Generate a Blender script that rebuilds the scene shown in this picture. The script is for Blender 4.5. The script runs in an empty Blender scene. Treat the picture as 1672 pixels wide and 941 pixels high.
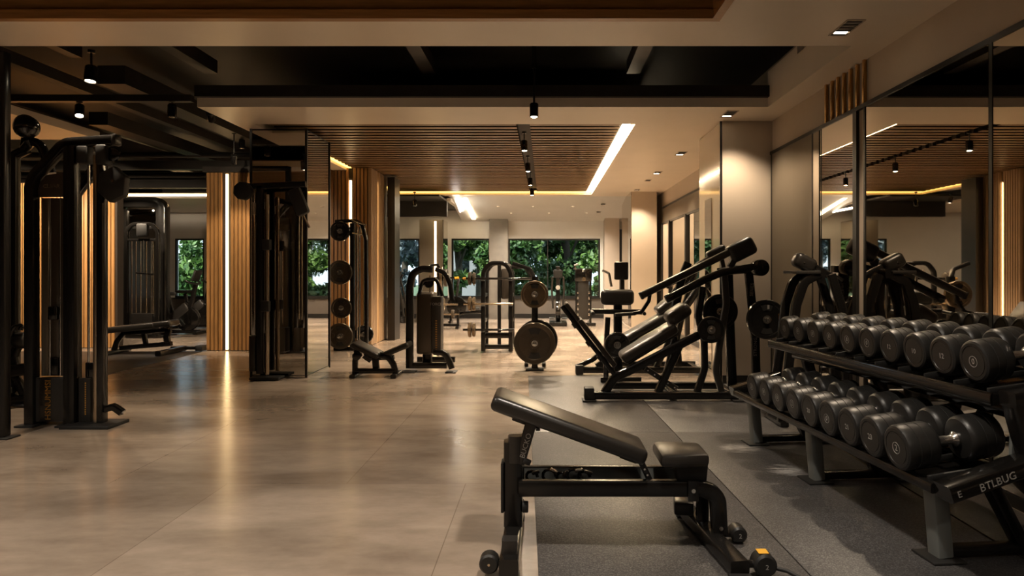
import bpy, bmesh, math, random
from mathutils import Vector, Matrix
random.seed(7)
C = bpy.context.scene.collection
V = Vector
PI = math.pi
CX, CY, F, EYE = 890.0, 440.0, 1115.0, 1.35     # principal point, focal length (px of a 1672x941 frame), eye height

def W(px, py, y):
    """point of the place seen at (px, py) that stands y metres from the camera"""
    return V(((px - CX) * y / F, y, EYE - (py - CY) * y / F))
def FX(px, y): return (px - CX) * y / F
def FZ(py, y): return EYE - (py - CY) * y / F

# ------------------------------------------------------------------ materials
MATS = {}
def _new(name):
    m = bpy.data.materials.new(name); m.use_nodes = True
    MATS[name] = m
    nt = m.node_tree
    return m, nt, nt.nodes['Principled BSDF']
def node(nt, typ, **kw):
    n = nt.nodes.new(typ)
    for k, v in kw.items():
        if k.startswith('in_'):
            key = k[3:]
            n.inputs[int(key) if key.isdigit() else key].default_value = v
        else: setattr(n, k, v)
    return n
def pbr(name, col, rough=.4, metal=0., spec=.5, coat=0., var=0., scale=30., bump=0., rvar=0., stretch=None):
    m, nt, b = _new(name)
    b.inputs['Base Color'].default_value = (*col, 1); b.inputs['Roughness'].default_value = rough
    b.inputs['Metallic'].default_value = metal; b.inputs['Specular IOR Level'].default_value = spec
    b.inputs['Coat Weight'].default_value = coat
    L = nt.links.new
    if var or bump or rvar:
        tc = node(nt, 'ShaderNodeTexCoord'); src = tc.outputs['Object']
        if stretch:
            mp = node(nt, 'ShaderNodeMapping'); mp.inputs['Scale'].default_value = stretch
            L(src, mp.inputs['Vector']); src = mp.outputs['Vector']
        nz = node(nt, 'ShaderNodeTexNoise'); nz.inputs['Scale'].default_value = scale; nz.inputs['Detail'].default_value = 5
        L(src, nz.inputs['Vector'])
        if var:
            r = node(nt, 'ShaderNodeValToRGB')
            r.color_ramp.elements[0].position = .3; r.color_ramp.elements[1].position = .7
            r.color_ramp.elements[0].color = (*[c * (1 - var) for c in col], 1)
            r.color_ramp.elements[1].color = (*[min(1, c * (1 + var)) for c in col], 1)
            L(nz.outputs['Fac'], r.inputs['Fac']); L(r.outputs['Color'], b.inputs['Base Color'])
        if bump:
            bp = node(nt, 'ShaderNodeBump'); bp.inputs['Strength'].default_value = bump; bp.inputs['Distance'].default_value = .004
            L(nz.outputs['Fac'], bp.inputs['Height']); L(bp.outputs['Normal'], b.inputs['Normal'])
        if rvar:
            mr = node(nt, 'ShaderNodeMapRange'); mr.inputs['To Min'].default_value = rough - rvar; mr.inputs['To Max'].default_value = rough + rvar
            L(nz.outputs['Fac'], mr.inputs['Value']); L(mr.outputs['Result'], b.inputs['Roughness'])
    return m
def glow(name, col, strength):
    m, nt, b = _new(name)
    b.inputs['Base Color'].default_value = (.8, .8, .8, 1)
    b.inputs['Emission Color'].default_value = (*col, 1); b.inputs['Emission Strength'].default_value = strength
    return m

pbr('powder_black', (.0085, .0076, .0068), .24, 0, .45, 0, rvar=.04, scale=60)
pbr('gloss_black', (.007, .0063, .0056), .12, 0, .5, .2)
pbr('matte_black', (.012, .011, .010), .6)
pbr('graphite', (.040, .036, .032), .30, .35, .5, var=.08, scale=50)
pbr('steel_grey', (.22, .23, .22), .42, .4)
pbr('shroud', (.075, .060, .045), .34, .3, .5)
pbr('chrome', (.80, .78, .74), .20, 1)
pbr('handle_steel', (.62, .60, .57), .26, 1)
pbr('brushed', (.60, .50, .38), .22, 1)
pbr('vinyl', (.017, .0145, .012), .33, 0, .5, bump=.06, scale=400)
pbr('vinyl_brown', (.032, .025, .019), .33, 0, .55, bump=.06, scale=400)
pbr('rubber', (.0155, .0148, .0138), .40, 0, .45, bump=.04, scale=300)
pbr('rubber_face', (.024, .0215, .0185), .42, 0, .4)
pbr('iron_plate', (.085, .068, .050), .30, .65, .5, bump=.06, scale=200)
pbr('gloss_plate', (.014, .013, .012), .16, 0, .6, .4)
pbr('bronze_plate', (.26, .195, .125), .24, .8)
pbr('white_print', (.40, .385, .36), .5)
pbr('amber_print', (.50, .25, .035), .5)
pbr('yellow_label', (.80, .42, .03), .5)
pbr('plaster', (.50, .415, .325), .55, 0, .4, var=.03, scale=3)
pbr('ceiling_paint', (.84, .735, .60), .36, 0, .45, var=.025, scale=2.5)
pbr('plaster_grey', (.70, .68, .63), .5, var=.03, scale=2)
pbr('cream_gloss', (.60, .50, .38), .12, 0, .6, .5)
pbr('bronze_panel', (.20, .165, .12), .30, .55, .5, rvar=.03, scale=4)
pbr('taupe', (.10, .082, .066), .45, var=.08, scale=3)
pbr('pier_concrete', (.17, .148, .12), .5, var=.12, scale=5, bump=.05)
pbr('ceiling_black', (.019, .0165, .014), .55, var=.25, scale=2)
pbr('duct_black', (.028, .024, .020), .42, .2, var=.2, scale=6)
pbr('duct_grey', (.040, .034, .028), .45, .2, var=.2, scale=6)
pbr('frame_black', (.010, .009, .008), .35)
pbr('wood_smooth', (.34, .22, .125), .42, var=.14, scale=14, stretch=(5, 5, .35))
pbr('wood_slat', (.33, .165, .055), .40, var=.22, scale=10, stretch=(6, 6, .4), bump=.06)
pbr('wood_ceiling', (.25, .140, .060), .38, var=.22, scale=10, stretch=(.4, 6, 6), bump=.05)
pbr('wood_tray', (.36, .170, .055), .34, var=.20, scale=10, stretch=(.4, 6, 6), bump=.03)
pbr('wood_gap', (.020, .012, .006), .7)
pbr('mirror', (.60, .56, .50), .015, 1)
pbr('mirror_dark', (.58, .54, .48), .015, 1)
pbr('brass', (.50, .30, .11), .25, 1)
pbr('bark', (.055, .042, .030), .8, var=.3, scale=20, bump=.4)
pbr('lawn', (.05, .09, .025), .8, var=.4, scale=3)
pbr('far_render', (.24, .25, .27), .8)
glow('led_warm', (1, .66, .30), 9.0)
glow('led_white', (1, .80, .52), 12.0)
glow('led_gold', (1, .56, .13), 3.2)
glow('lamp_glow', (1, .82, .56), 22.0)
glow('lamp_dim', (1, .78, .5), 4.0)

def leafmat(name, a, b_):
    m, nt, b = _new(name); L = nt.links.new
    oi = node(nt, 'ShaderNodeTexCoord')
    nz = node(nt, 'ShaderNodeTexNoise'); nz.inputs['Scale'].default_value = 2.2
    nz.inputs['Detail'].default_value = 6
    L(oi.outputs['Object'], nz.inputs['Vector'])
    r = node(nt, 'ShaderNodeValToRGB')
    r.color_ramp.elements[0].position = .35; r.color_ramp.elements[1].position = .65
    r.color_ramp.elements[0].color = (*a, 1); r.color_ramp.elements[1].color = (*b_, 1)
    L(nz.outputs['Fac'], r.inputs['Fac']); L(r.outputs['Color'], b.inputs['Base Color'])
    b.inputs['Roughness'].default_value = .45
    return m
leafmat('leaf_green', (.030, .085, .020), (.13, .23, .050))
leafmat('leaf_deep', (.020, .055, .018), (.065, .12, .035))
leafmat('leaf_blue', (.06, .09, .10), (.24, .30, .34))

def glassmat():
    m, nt, b = _new('pane_glass'); L = nt.links.new
    out = nt.nodes['Material Output']
    nt.nodes.remove(b)
    tr = node(nt, 'ShaderNodeBsdfTransparent'); tr.inputs[0].default_value = (.90, .94, .93, 1)
    gl = node(nt, 'ShaderNodeBsdfGlossy'); gl.inputs['Roughness'].default_value = .01
    lw = node(nt, 'ShaderNodeFresnel'); lw.inputs[0].default_value = 1.45
    mx = node(nt, 'ShaderNodeMixShader')
    L(lw.outputs[0], mx.inputs[0]); L(tr.outputs[0], mx.inputs[1]); L(gl.outputs[0], mx.inputs[2]); L(mx.outputs[0], out.inputs[0])
glassmat()

def floormat():
    m, nt, b = _new('polished_concrete'); L = nt.links.new
    tc = node(nt, 'ShaderNodeTexCoord')
    mp = node(nt, 'ShaderNodeMapping'); mp.inputs['Location'].default_value = (.5, 2.1, 0)
    L(tc.outputs['Object'], mp.inputs['Vector'])
    mq = node(nt, 'ShaderNodeMapping'); mq.inputs['Scale'].default_value = (.55, 1.15, 1); L(tc.outputs['Object'], mq.inputs['Vector'])
    n1 = node(nt, 'ShaderNodeTexNoise'); n1.inputs['Scale'].default_value = .9; n1.inputs['Detail'].default_value = 7; n1.inputs['Roughness'].default_value = .56; n1.inputs['Distortion'].default_value = .25
    n2 = node(nt, 'ShaderNodeTexNoise'); n2.inputs['Scale'].default_value = 7; n2.inputs['Detail'].default_value = 8; n2.inputs['Roughness'].default_value = .7
    L(mq.outputs[0], n1.inputs['Vector']); L(mq.outputs[0], n2.inputs['Vector'])
    r1 = node(nt, 'ShaderNodeValToRGB')
    e = r1.color_ramp.elements
    e[0].position = .30; e[0].color = (.165, .126, .094, 1); e[1].position = .62; e[1].color = (.41, .332, .262, 1)
    L(n1.outputs['Fac'], r1.inputs['Fac'])
    r2 = node(nt, 'ShaderNodeValToRGB')
    e = r2.color_ramp.elements
    e[0].position = .30; e[0].color = (.74, .72, .70, 1); e[1].position = .68; e[1].color = (1, 1, 1, 1)
    L(n2.outputs['Fac'], r2.inputs['Fac'])
    mx = node(nt, 'ShaderNodeMixRGB', blend_type='MULTIPLY'); mx.inputs[0].default_value = .8
    L(r1.outputs[0], mx.inputs[1]); L(r2.outputs[0], mx.inputs[2])
    br = node(nt, 'ShaderNodeTexBrick')
    br.inputs['Scale'].default_value = 1; br.inputs['Brick Width'].default_value = 1.5; br.inputs['Row Height'].default_value = 3.2
    br.inputs['Mortar Size'].default_value = .003; br.inputs['Mortar Smooth'].default_value = .2
    br.inputs['Color1'].default_value = (1, 1, 1, 1); br.inputs['Color2'].default_value = (.84, .83, .82, 1); br.inputs['Mortar'].default_value = (.62, .6, .57, 1)
    L(mp.outputs[0], br.inputs['Vector'])
    m2 = node(nt, 'ShaderNodeMixRGB', blend_type='MULTIPLY'); m2.inputs[0].default_value = 1
    L(mx.outputs[0], m2.inputs[1]); L(br.outputs['Color'], m2.inputs[2])
    L(m2.outputs[0], b.inputs['Base Color'])
    mr = node(nt, 'ShaderNodeMapRange'); mr.inputs['To Min'].default_value = .15; mr.inputs['To Max'].default_value = .27
    L(n2.outputs['Fac'], mr.inputs['Value']); L(mr.outputs[0], b.inputs['Roughness'])
    b.inputs['Specular IOR Level'].default_value = .6
    bp = node(nt, 'ShaderNodeBump'); bp.inputs['Strength'].default_value = .02; bp.inputs['Distance'].default_value = .003
    L(n2.outputs['Fac'], bp.inputs['Height']); L(bp.outputs[0], b.inputs['Normal'])
floormat()

def matmat(name, base, scuffs=()):
    """speckled rubber; scuffs = chalk-white scrapes (x, y, radius, stretch angle) in world metres"""
    m, nt, b = _new(name); L = nt.links.new
    tc = node(nt, 'ShaderNodeTexCoord')
    n1 = node(nt, 'ShaderNodeTexNoise'); n1.inputs['Scale'].default_value = 150; n1.inputs['Detail'].default_value = 3
    n2 = node(nt, 'ShaderNodeTexNoise'); n2.inputs['Scale'].default_value = 2.2; n2.inputs['Detail'].default_value = 6
    L(tc.outputs['Object'], n1.inputs['Vector']); L(tc.outputs['Object'], n2.inputs['Vector'])
    r1 = node(nt, 'ShaderNodeValToRGB')
    e = r1.color_ramp.elements
    e[0].position = .45; e[0].color = (*[c * .7 for c in base], 1); e[1].position = .74; e[1].color = (*[min(1, c * 2.6) for c in base], 1)
    L(n1.outputs['Fac'], r1.inputs['Fac'])
    r2 = node(nt, 'ShaderNodeValToRGB')
    e = r2.color_ramp.elements
    e[0].position = .3; e[0].color = (.62, .60, .58, 1); e[1].position = .7; e[1].color = (1.15, 1.1, 1.05, 1)
    L(n2.outputs['Fac'], r2.inputs['Fac'])
    mx = node(nt, 'ShaderNodeMixRGB', blend_type='MULTIPLY'); mx.inputs[0].default_value = 1
    L(r1.outputs[0], mx.inputs[1]); L(r2.outputs[0], mx.inputs[2])
    col = mx.outputs[0]
    for (x, y, rad, ang) in scuffs:
        vm = node(nt, 'ShaderNodeVectorMath', operation='DISTANCE'); vm.inputs[1].default_value = (x, y, 0)
        L(tc.outputs['Object'], vm.inputs[0])
        fall = node(nt, 'ShaderNodeMapRange'); fall.inputs['From Min'].default_value = rad; fall.inputs['From Max'].default_value = 0
        L(vm.outputs['Value'], fall.inputs['Value'])
        mp = node(nt, 'ShaderNodeMapping'); mp.inputs['Rotation'].default_value = (0, 0, ang); mp.inputs['Scale'].default_value = (7, 34, 1)
        L(tc.outputs['Object'], mp.inputs['Vector'])
        ns = node(nt, 'ShaderNodeTexNoise'); ns.inputs['Scale'].default_value = 1; ns.inputs['Detail'].default_value = 8; ns.inputs['Roughness'].default_value = .75
        L(mp.outputs[0], ns.inputs['Vector'])
        ml = node(nt, 'ShaderNodeMath', operation='MULTIPLY'); L(fall.outputs[0], ml.inputs[0]); L(ns.outputs['Fac'], ml.inputs[1])
        th = node(nt, 'ShaderNodeMapRange'); th.inputs['From Min'].default_value = .33; th.inputs['From Max'].default_value = .50
        L(ml.outputs[0], th.inputs['Value'])
        m3 = node(nt, 'ShaderNodeMixRGB'); m3.inputs[2].default_value = (.50, .48, .46, 1)
        L(th.outputs[0], m3.inputs[0]); L(col, m3.inputs[1]); col = m3.outputs[0]
    L(col, b.inputs['Base Color'])
    b.inputs['Roughness'].default_value = .44; b.inputs['Specular IOR Level'].default_value = .45
    bp = node(nt, 'ShaderNodeBump'); bp.inputs['Strength'].default_value = .35; bp.inputs['Distance'].default_value = .004
    n3 = node(nt, 'ShaderNodeTexNoise'); n3.inputs['Scale'].default_value = 70; n3.inputs['Detail'].default_value = 2
    L(tc.outputs['Object'], n3.inputs['Vector'])
    L(n3.outputs['Fac'], bp.inputs['Height']); L(bp.outputs[0], b.inputs['Normal'])
matmat('mat_rubber', (.068, .065, .064))
matmat('mat_scuffed', (.066, .065, .067), ((1.47, 5.12, .42, .7), (1.62, 4.55, .40, .1)))
matmat('mat_dark', (.036, .031, .027))

# ------------------------------------------------------------------ mesh builder
def fillet(pts, r, seg=6):
    pts = [V(p) for p in pts]
    if r <= 0 or len(pts) < 3: return pts
    out = [pts[0]]
    for i in range(1, len(pts) - 1):
        p, a, b = pts[i], pts[i - 1], pts[i + 1]
        u = (a - p); v = (b - p); lu, lv = u.length, v.length; u.normalize(); v.normalize()
        ang = u.angle(v)
        if ang > PI - .02: out.append(p); continue
        d = min(r / math.tan(ang / 2), lu * .49, lv * .49)
        rr = d * math.tan(ang / 2)
        cen = p + (u + v).normalized() * (rr / math.sin(ang / 2))
        s, e = p + u * d - cen, p + v * d - cen
        tot = s.angle(e)
        for k in range(seg + 1):
            t = k / seg
            out.append(cen + (s * math.sin((1 - t) * tot) + e * math.sin(t * tot)) / math.sin(tot))
    out.append(pts[-1])
    return out

class MB:
    def __init__(s, org=(0, 0, 0)):
        s.bm = bmesh.new(); s.org = V(org)
    def _merge(s, b2):
        me = bpy.data.meshes.new('tmp'); b2.to_mesh(me); b2.free()
        s.bm.from_mesh(me); bpy.data.meshes.remove(me)
    def obox(s, c, ax, ay, dims, bev=0., seg=2):
        """box with its own axes ax, ay (unit), az = ax x ay"""
        ax = V(ax).normalized(); ay = V(ay); ay = (ay - ax * ay.dot(ax)).normalized(); az = ax.cross(ay)
        b = bmesh.new()
        M = Matrix((ax, ay, az)).transposed().to_4x4(); M.translation = V(c)
        bmesh.ops.create_cube(b, size=1, matrix=Matrix.Diagonal((*dims, 1)))
        if bev > 0: bmesh.ops.bevel(b, geom=b.edges[:], offset=bev, segments=seg, affect='EDGES', profile=.5)
        bmesh.ops.transform(b, matrix=M, verts=b.verts)
        s._merge(b); return s
    def box(s, c, dims, bev=0., seg=2, rz=0):
        return s.obox(c, (math.cos(rz), math.sin(rz), 0), (-math.sin(rz), math.cos(rz), 0), dims, bev, seg)
    def span(s, lo, hi, bev=0., seg=2):
        lo, hi = V(lo), V(hi)
        return s.box((lo + hi) / 2, [abs(k) for k in (hi - lo)], bev, seg)
    def cyl(s, a, b, r, r2=None, n=20, bev=0.):
        a, b = V(a), V(b); d = b - a; L = d.length; r2 = r if r2 is None else r2
        if bev > 0:
            prof = [(0, 0), (r - bev, 0), (r - bev * .3, bev * .3), (r, bev), (r2, L - bev), (r2 - bev * .3, L - bev * .3), (r2 - bev, L), (0, L)]
        else: prof = [(0, 0), (r, 0), (r2, L), (0, L)]
        return s.lathe(prof, a, d, n)
    def lathe(s, prof, o, axis, n=32, closed=False):
        """revolve (radius, height) pairs about axis from o"""
        axis = V(axis).normalized(); o = V(o)
        ref = V((0, 0, 1)) if abs(axis.z) < .9 else V((1, 0, 0))
        e1 = axis.cross(ref).normalized(); e2 = axis.cross(e1)
        bm = s.bm; rings = []
        for (r, h) in prof:
            if r < 1e-6: rings.append([bm.verts.new(o + axis * h)])
            else: rings.append([bm.verts.new(o + axis * h + (e1 * math.cos(2 * PI * k / n) + e2 * math.sin(2 * PI * k / n)) * r) for k in range(n)])
        m = len(rings)
        for i in range(m if closed else m - 1):
            A, B = rings[i], rings[(i + 1) % m]
            for k in range(n):
                k2 = (k + 1) % n
                if len(A) == 1 and len(B) == 1: continue
                if len(A) == 1: bm.faces.new((A[0], B[k], B[k2]))
                elif len(B) == 1: bm.faces.new((A[k], B[0], A[k2]))
                else: bm.faces.new((A[k], B[k], B[k2], A[k2]))
        return s
    def sphere(s, c, r, n=16, squash=(1, 1, 1)):
        b = bmesh.new(); bmesh.ops.create_uvsphere(b, u_segments=n, v_segments=max(6, n // 2), radius=r)
        bmesh.ops.transform(b, matrix=Matrix.Translation(V(c)) @ Matrix.Diagonal((*squash, 1)), verts=b.verts)
        s._merge(b); return s
    def sweep(s, pts, sec, side, closed=False, scales=None):
        """sweep a 2-D section (u along side, v across) along pts"""
        bm = s.bm; side = V(side).normalized(); P = [V(p) for p in pts]; n = len(P); rings = []
        for i in range(n):
            if closed: t1, t2 = (P[i] - P[i - 1]).normalized(), (P[(i + 1) % n] - P[i]).normalized()
            else:
                t1 = (P[i] - P[i - 1]).normalized() if i > 0 else (P[1] - P[0]).normalized()
                t2 = (P[i + 1] - P[i]).normalized() if i < n - 1 else t1
            t = (t1 + t2)
            t = t.normalized() if t.length > 1e-6 else t1
            sd = (side - t * side.dot(t)).normalized(); bi = t.cross(sd)
            ca = max(.35, math.sqrt(max(0, (1 + t1.dot(t2)) / 2)))
            k = 1 / ca if abs((t2 - t1).dot(bi)) > 1e-5 else 1
            sc = scales[i] if scales else 1
            rings.append([bm.verts.new(P[i] + sd * u * sc + bi * v * k * sc) for (u, v) in sec])
        m = len(sec)
        for i in range(n if closed else n - 1):
            A, B = rings[i], rings[(i + 1) % n]
            for k in range(m): bm.faces.new((A[k], A[(k + 1) % m], B[(k + 1) % m], B[k]))
        if not closed:
            bm.faces.new(rings[0][::-1]); bm.faces.new(rings[-1])
        return s
    def bar(s, pts, w, h, side=(0, 1, 0), fil=0., seg=6, ch=None):
        """rectangular steel tube: w along side, h across, corners rounded"""
        c = min(w, h) * .16 if ch is None else ch
        a, b = w / 2, h / 2
        sec = [(-a + c, -b), (a - c, -b), (a - c * .3, -b + c * .3), (a, -b + c), (a, b - c), (a - c * .3, b - c * .3), (a - c, b), (-a + c, b), (-a + c * .3, b - c * .3), (-a, b - c), (-a, -b + c), (-a + c * .3, -b + c * .3)]
        return s.sweep(fillet(pts, fil, seg), sec, side)
    def tube(s, pts, r, fil=0., n=12, side=None, seg=6, scales=None):
        P = fillet(pts, fil, seg)
        if side is None:
            d = (P[-1] - P[0]).normalized()
            side = V((0, 1, 0)) if abs(d.y) < .8 else V((1, 0, 0))
        sec = [(r * math.cos(2 * PI * k / n), r * math.sin(2 * PI * k / n)) for k in range(n)]
        return s.sweep(P, sec, side, scales=scales)
    def prism(s, poly, o, u, v, depth, bev=0.):
        """extrude a 2-D outline (in u, v from o) by depth along u x v, centred"""
        u = V(u).normalized(); v = V(v).normalized(); w = u.cross(v); o = V(o)
        b = bmesh.new()
        f = b.faces.new([b.verts.new(o + u * x + v * y - w * depth / 2) for (x, y) in poly])
        r = bmesh.ops.extrude_face_region(b, geom=[f])
        bmesh.ops.translate(b, vec=w * depth, verts=[e for e in r['geom'] if isinstance(e, bmesh.types.BMVert)])
        bmesh.ops.recalc_face_normals(b, faces=b.faces)
        if bev > 0: bmesh.ops.bevel(b, geom=b.edges[:], offset=bev, segments=2, affect='EDGES', profile=.5)
        s._merge(b); return s
    def text(s, body, o, u, v, size, depth=.0012):
        """raised lettering centred at o, reading along u with v up"""
        cu = bpy.data.curves.new('t', 'FONT'); cu.body = body; cu.size = size; cu.extrude = depth / 2
        cu.align_x = 'CENTER'; cu.align_y = 'CENTER'; cu.resolution_u = 2
        ob = bpy.data.objects.new('t', cu); C.objects.link(ob)
        dg = bpy.context.evaluated_depsgraph_get(); dg.update()
        me = bpy.data.meshes.new_from_object(ob.evaluated_get(dg))
        u = V(u).normalized(); v = V(v).normalized(); w = u.cross(v)
        M = Matrix((u, v, w)).transposed().to_4x4(); M.translation = V(o) + w * depth / 2
        me.transform(M); s.bm.from_mesh(me)
        bpy.data.objects.remove(ob); bpy.data.curves.remove(cu); bpy.data.meshes.remove(me)
        return s
    def build(s, name, mat, parent=None, angle=38, flat=False):
        bm = s.bm
        if s.org.length > 0: bmesh.ops.translate(bm, vec=-s.org, verts=bm.verts)
        bmesh.ops.recalc_face_normals(bm, faces=bm.faces)
        lim = math.radians(angle)
        for f in bm.faces: f.smooth = not flat
        for e in bm.edges:
            if len(e.link_faces) == 2:
                try: e.smooth = e.calc_face_angle() < lim
                except ValueError: e.smooth = False
            else: e.smooth = False
        me = bpy.data.meshes.new(name); bm.to_mesh(me); bm.free()
        me.materials.append(MATS[mat])
        o = bpy.data.objects.new(name, me); C.objects.link(o)
        if parent: o.parent = parent
        return o

def tag(o, label, cat, group=None):
    o['label'] = label; o['category'] = cat
    if group: o['group'] = group
    elif 'group' in o: del o['group']
    return o
def thing(name, label, cat, loc=(0, 0, 0), rz=0, group=None):
    o = bpy.data.objects.new(name, None); C.objects.link(o)
    o.empty_display_size = .1
    o.location = loc; o.rotation_euler = (0, 0, rz)
    return tag(o, label, cat, group)
def struct(o):
    o['kind'] = 'structure'; return o
def kids(o): return [c for c in bpy.data.objects if c.parent == o]
def dup(root, loc, rz=None, label=None, cat=None, group=None):
    def cp(o, par):
        n = o.copy(); C.objects.link(n)
        if par is not None: n.parent = par
        for ch in kids(o): cp(ch, n)
        return n
    r = cp(root, None); r.location = loc
    if rz is not None: r.rotation_euler = (0, 0, rz)
    if label: r['label'] = label
    if cat: r['category'] = cat
    if group: r['group'] = group
    return r
X3, Y3, Z3 = V((1, 0, 0)), V((0, 1, 0)), V((0, 0, 1))
# ================================================================== the room
XR, XL, YB, YF = 2.68, -10.6, 18.9, -5.0      # wall with mirrors, far side wall, window wall, wall behind the camera
ZC = 3.1
def S(name, mat, *spans, bev=0., parent=None, **kw):
    m = MB()
    for lo, hi in spans: m.span(lo, hi, bev)
    o = m.build(name, mat, parent, **kw)
    if parent is None: struct(o)
    return o
S('floor', 'polished_concrete', ((XL - .2, YF - .2, -.2), (XR + .2, YB + .2, 0)))
# outer shell
S('wall_right', 'plaster', ((XR, YF, 0), (XR + .2, YB, 3.8)))
S('wall_left', 'taupe', ((XL - .2, YF, 0), (XL, YB, 3.8)))
S('wall_front', 'taupe', ((XL, YF - .2, 0), (XR, YF, 3.8)))
S('ceiling', 'ceiling_black', ((XL - .2, YF - .2, 3.75), (XR + .2, YB + .2, 3.95)))

# window wall with its openings
WIN = [(-10.25, -9.44), (-4.15, -3.47), (-2.59, -1.525), (-1.017, 1.525)]
ZS, ZT = .57, 2.2
m = MB()
m.span((XL, YB, ZT), (XR, YB + .2, 3.75))
xs = [XL] + [v for w in WIN for v in w] + [XR]
for a, b in zip(xs[::2], xs[1::2]): m.span((a, YB, ZS), (b, YB + .2, ZT))
struct(m.build('wall_back', 'plaster_grey'))
S('wall_back_wainscot', 'taupe', ((XL, YB - .02, .12), (XR, YB + .2, ZS)))
S('baseboard_back', 'frame_black', ((XL, YB - .04, 0), (XR, YB + .2, .12)))
for k, (a, b) in enumerate(WIN):
    w = MB(); t = .045; y0, y1 = YB + .02, YB + .10
    w.span((a, y0, ZS), (b, y1, ZS + t)); w.span((a, y0, ZT - t), (b, y1, ZT))
    w.span((a, y0, ZS + t), (a + t, y1, ZT - t)); w.span((b - t, y0, ZS + t), (b, y1, ZT - t))
    if b - a > 2: w.span((.06, y0 + .02, ZS + t), (.085, y1 - .02, ZT - t))
    wo = struct(w.build('window_%d' % (k + 1), 'frame_black'))
    MB().span((a + t, YB + .055, ZS + t), (b - t, YB + .063, ZT - t)).build('pane', 'pane_glass', wo)
    MB().span((a - .03, YB - .05, ZS - .035), (b + .03, YB + .02, ZS)).build('window_sill', 'frame_black', wo)
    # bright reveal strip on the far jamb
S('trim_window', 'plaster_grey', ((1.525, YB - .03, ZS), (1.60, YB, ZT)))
S('pillar', 'pier_concrete', ((-1.525, YB - .28, 0), (-1.017, YB, 2.72)))
S('pillar', 'plaster', ((1.62, YB - .35, 0), (2.02, YB, 2.76)))
S('trim_panel', 'frame_black', ((2.02, YB - .12, 0), (XR, YB, 2.45)))

# ---- white dropped ceilings
T = .10
S('ceiling', 'ceiling_paint', ((XL, 4.82, ZC), (1.23, 5.35, ZC + T)), ((1.23, YF, ZC), (XR, 5.35, ZC + T)),
  ((XL, YF, ZC), (1.23, -2, ZC + T)), ((XL, -2, ZC), (-7, 4.82, ZC + T)))
m = MB()
m.span((2.40, 5.35, ZC), (XR, 7.36, ZC + T))
m.span((2.40, 5.40, ZC + T), (2.46, 6.5, ZC + .30)); m.span((2.40, 6.5, ZC + T), (2.46, 7.36, ZC + .38))
struct(m.build('ceiling', 'ceiling_paint'))
PX0, PX1, PY0, PY1 = -3.5, 1.085, 8.23, 16.0
S('ceiling', 'ceiling_paint', ((-3.75, 7.36, ZC), (XR, PY0, ZC + T)), ((PX1, PY0, ZC), (XR, PY1, ZC + T)),
  ((-3.75, PY0, ZC), (PX0, PY1, ZC + T)), ((-3.75, PY1, ZC), (XR, 16.35, ZC + T)))
m = MB()   # the last bay slopes down to the window wall
m.prism([(16.35, ZC), (YB, 2.68), (YB, 2.80), (16.35, ZC + T)], (.19, 0, 0), Y3, Z3, 4.98)
struct(m.build('ceiling', 'plaster_grey'))
S('ceiling', 'ceiling_paint', ((XL, 6.9, ZC), (-6.0, 9.2, ZC + T)))
S('ceiling', 'ceiling_paint', ((XL, 15.0, 2.92), (-4.3, YB, 3.02)))
# solid sides above the white ceilings (they hide the black void from the bays)
S('ceiling_void', 'ceiling_black', ((PX0 - .02, PY0, ZC + .22), (PX1 + .02, PY1, ZC + .24)))

# ---- slatted wood ceiling bay
def slat_bay(x0, x1, y0, y1, pitch, wdt, mat, zb, zt, skip=None):
    m = MB(); y = y0 + .04
    while y + wdt < y1 - .02:
        if skip: m.span((x0, y, zb), (skip[0], y + wdt, zt)); m.span((skip[1], y, zb), (x1, y + wdt, zt))
        else: m.span((x0, y, zb), (x1, y + wdt, zt))
        y += pitch
    return m
GX0, GX1 = -.36, -.19
o = struct(MB().span((PX0 + .06, PY0 + .02, ZC + .15), (PX1 - .14, PY1 - .07, ZC + .17)).build('ceiling_wood', 'wood_gap'))
slat_bay(PX0 + .06, PX1 - .14, PY0 + .02, PY1 - .07, .19, .098, 'wood_ceiling', ZC + .053, ZC + .059, (GX0, GX1)).build('slats', 'wood_ceiling', o)
slat_bay(PX0 + .06, PX1 - .14, PY0 + .02, PY1 - .07, .19, .096, 'wood_gap', ZC + .059, ZC + .15, (GX0, GX1)).build('slat_shade_cores', 'wood_gap', o)  # near-black cores: the shade between the slats is put into their colour
MB().span((PX1 - .115, PY0 + .01, ZC + .05), (PX1 - .025, PY1 - .06, ZC + .075)).build('light_strip', 'led_white', o)
MB().span((PX0 + .01, PY1 - .055, ZC + .05), (PX1 - .02, PY1 - .01, ZC + .075)).build('light_strip', 'led_gold', o)
MB().span((PX0 + .005, 9.43, ZC + .05), (PX0 + .045, PY1 - .06, ZC + .075)).build('light_strip', 'led_gold', o)
# the tray nearer the camera
o = struct(S('ceiling_tray', 'wood_tray', ((-7, 4.76, ZC - .0), (1.23, 4.82, ZC + .065)), ((-7, 4.79, ZC + .065), (1.23, 4.82, ZC + .20)), ((1.17, -2, ZC), (1.23, 4.76, ZC + .20)),
  ((-7, -2, ZC), (1.17, -1.94, ZC + .20)), ((-7, -1.94, ZC), (-6.94, 4.76, ZC + .20))))
MB().span((-6.94, -1.94, ZC + .20), (1.17, 4.76, ZC + .22)).build('backing', 'wood_gap', o)
slat_bay(-6.94, 1.17, -1.94, 4.70, .16, .10, 'wood_ceiling', ZC + .10, ZC + .19).build('slats', 'wood_ceiling', o)

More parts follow.
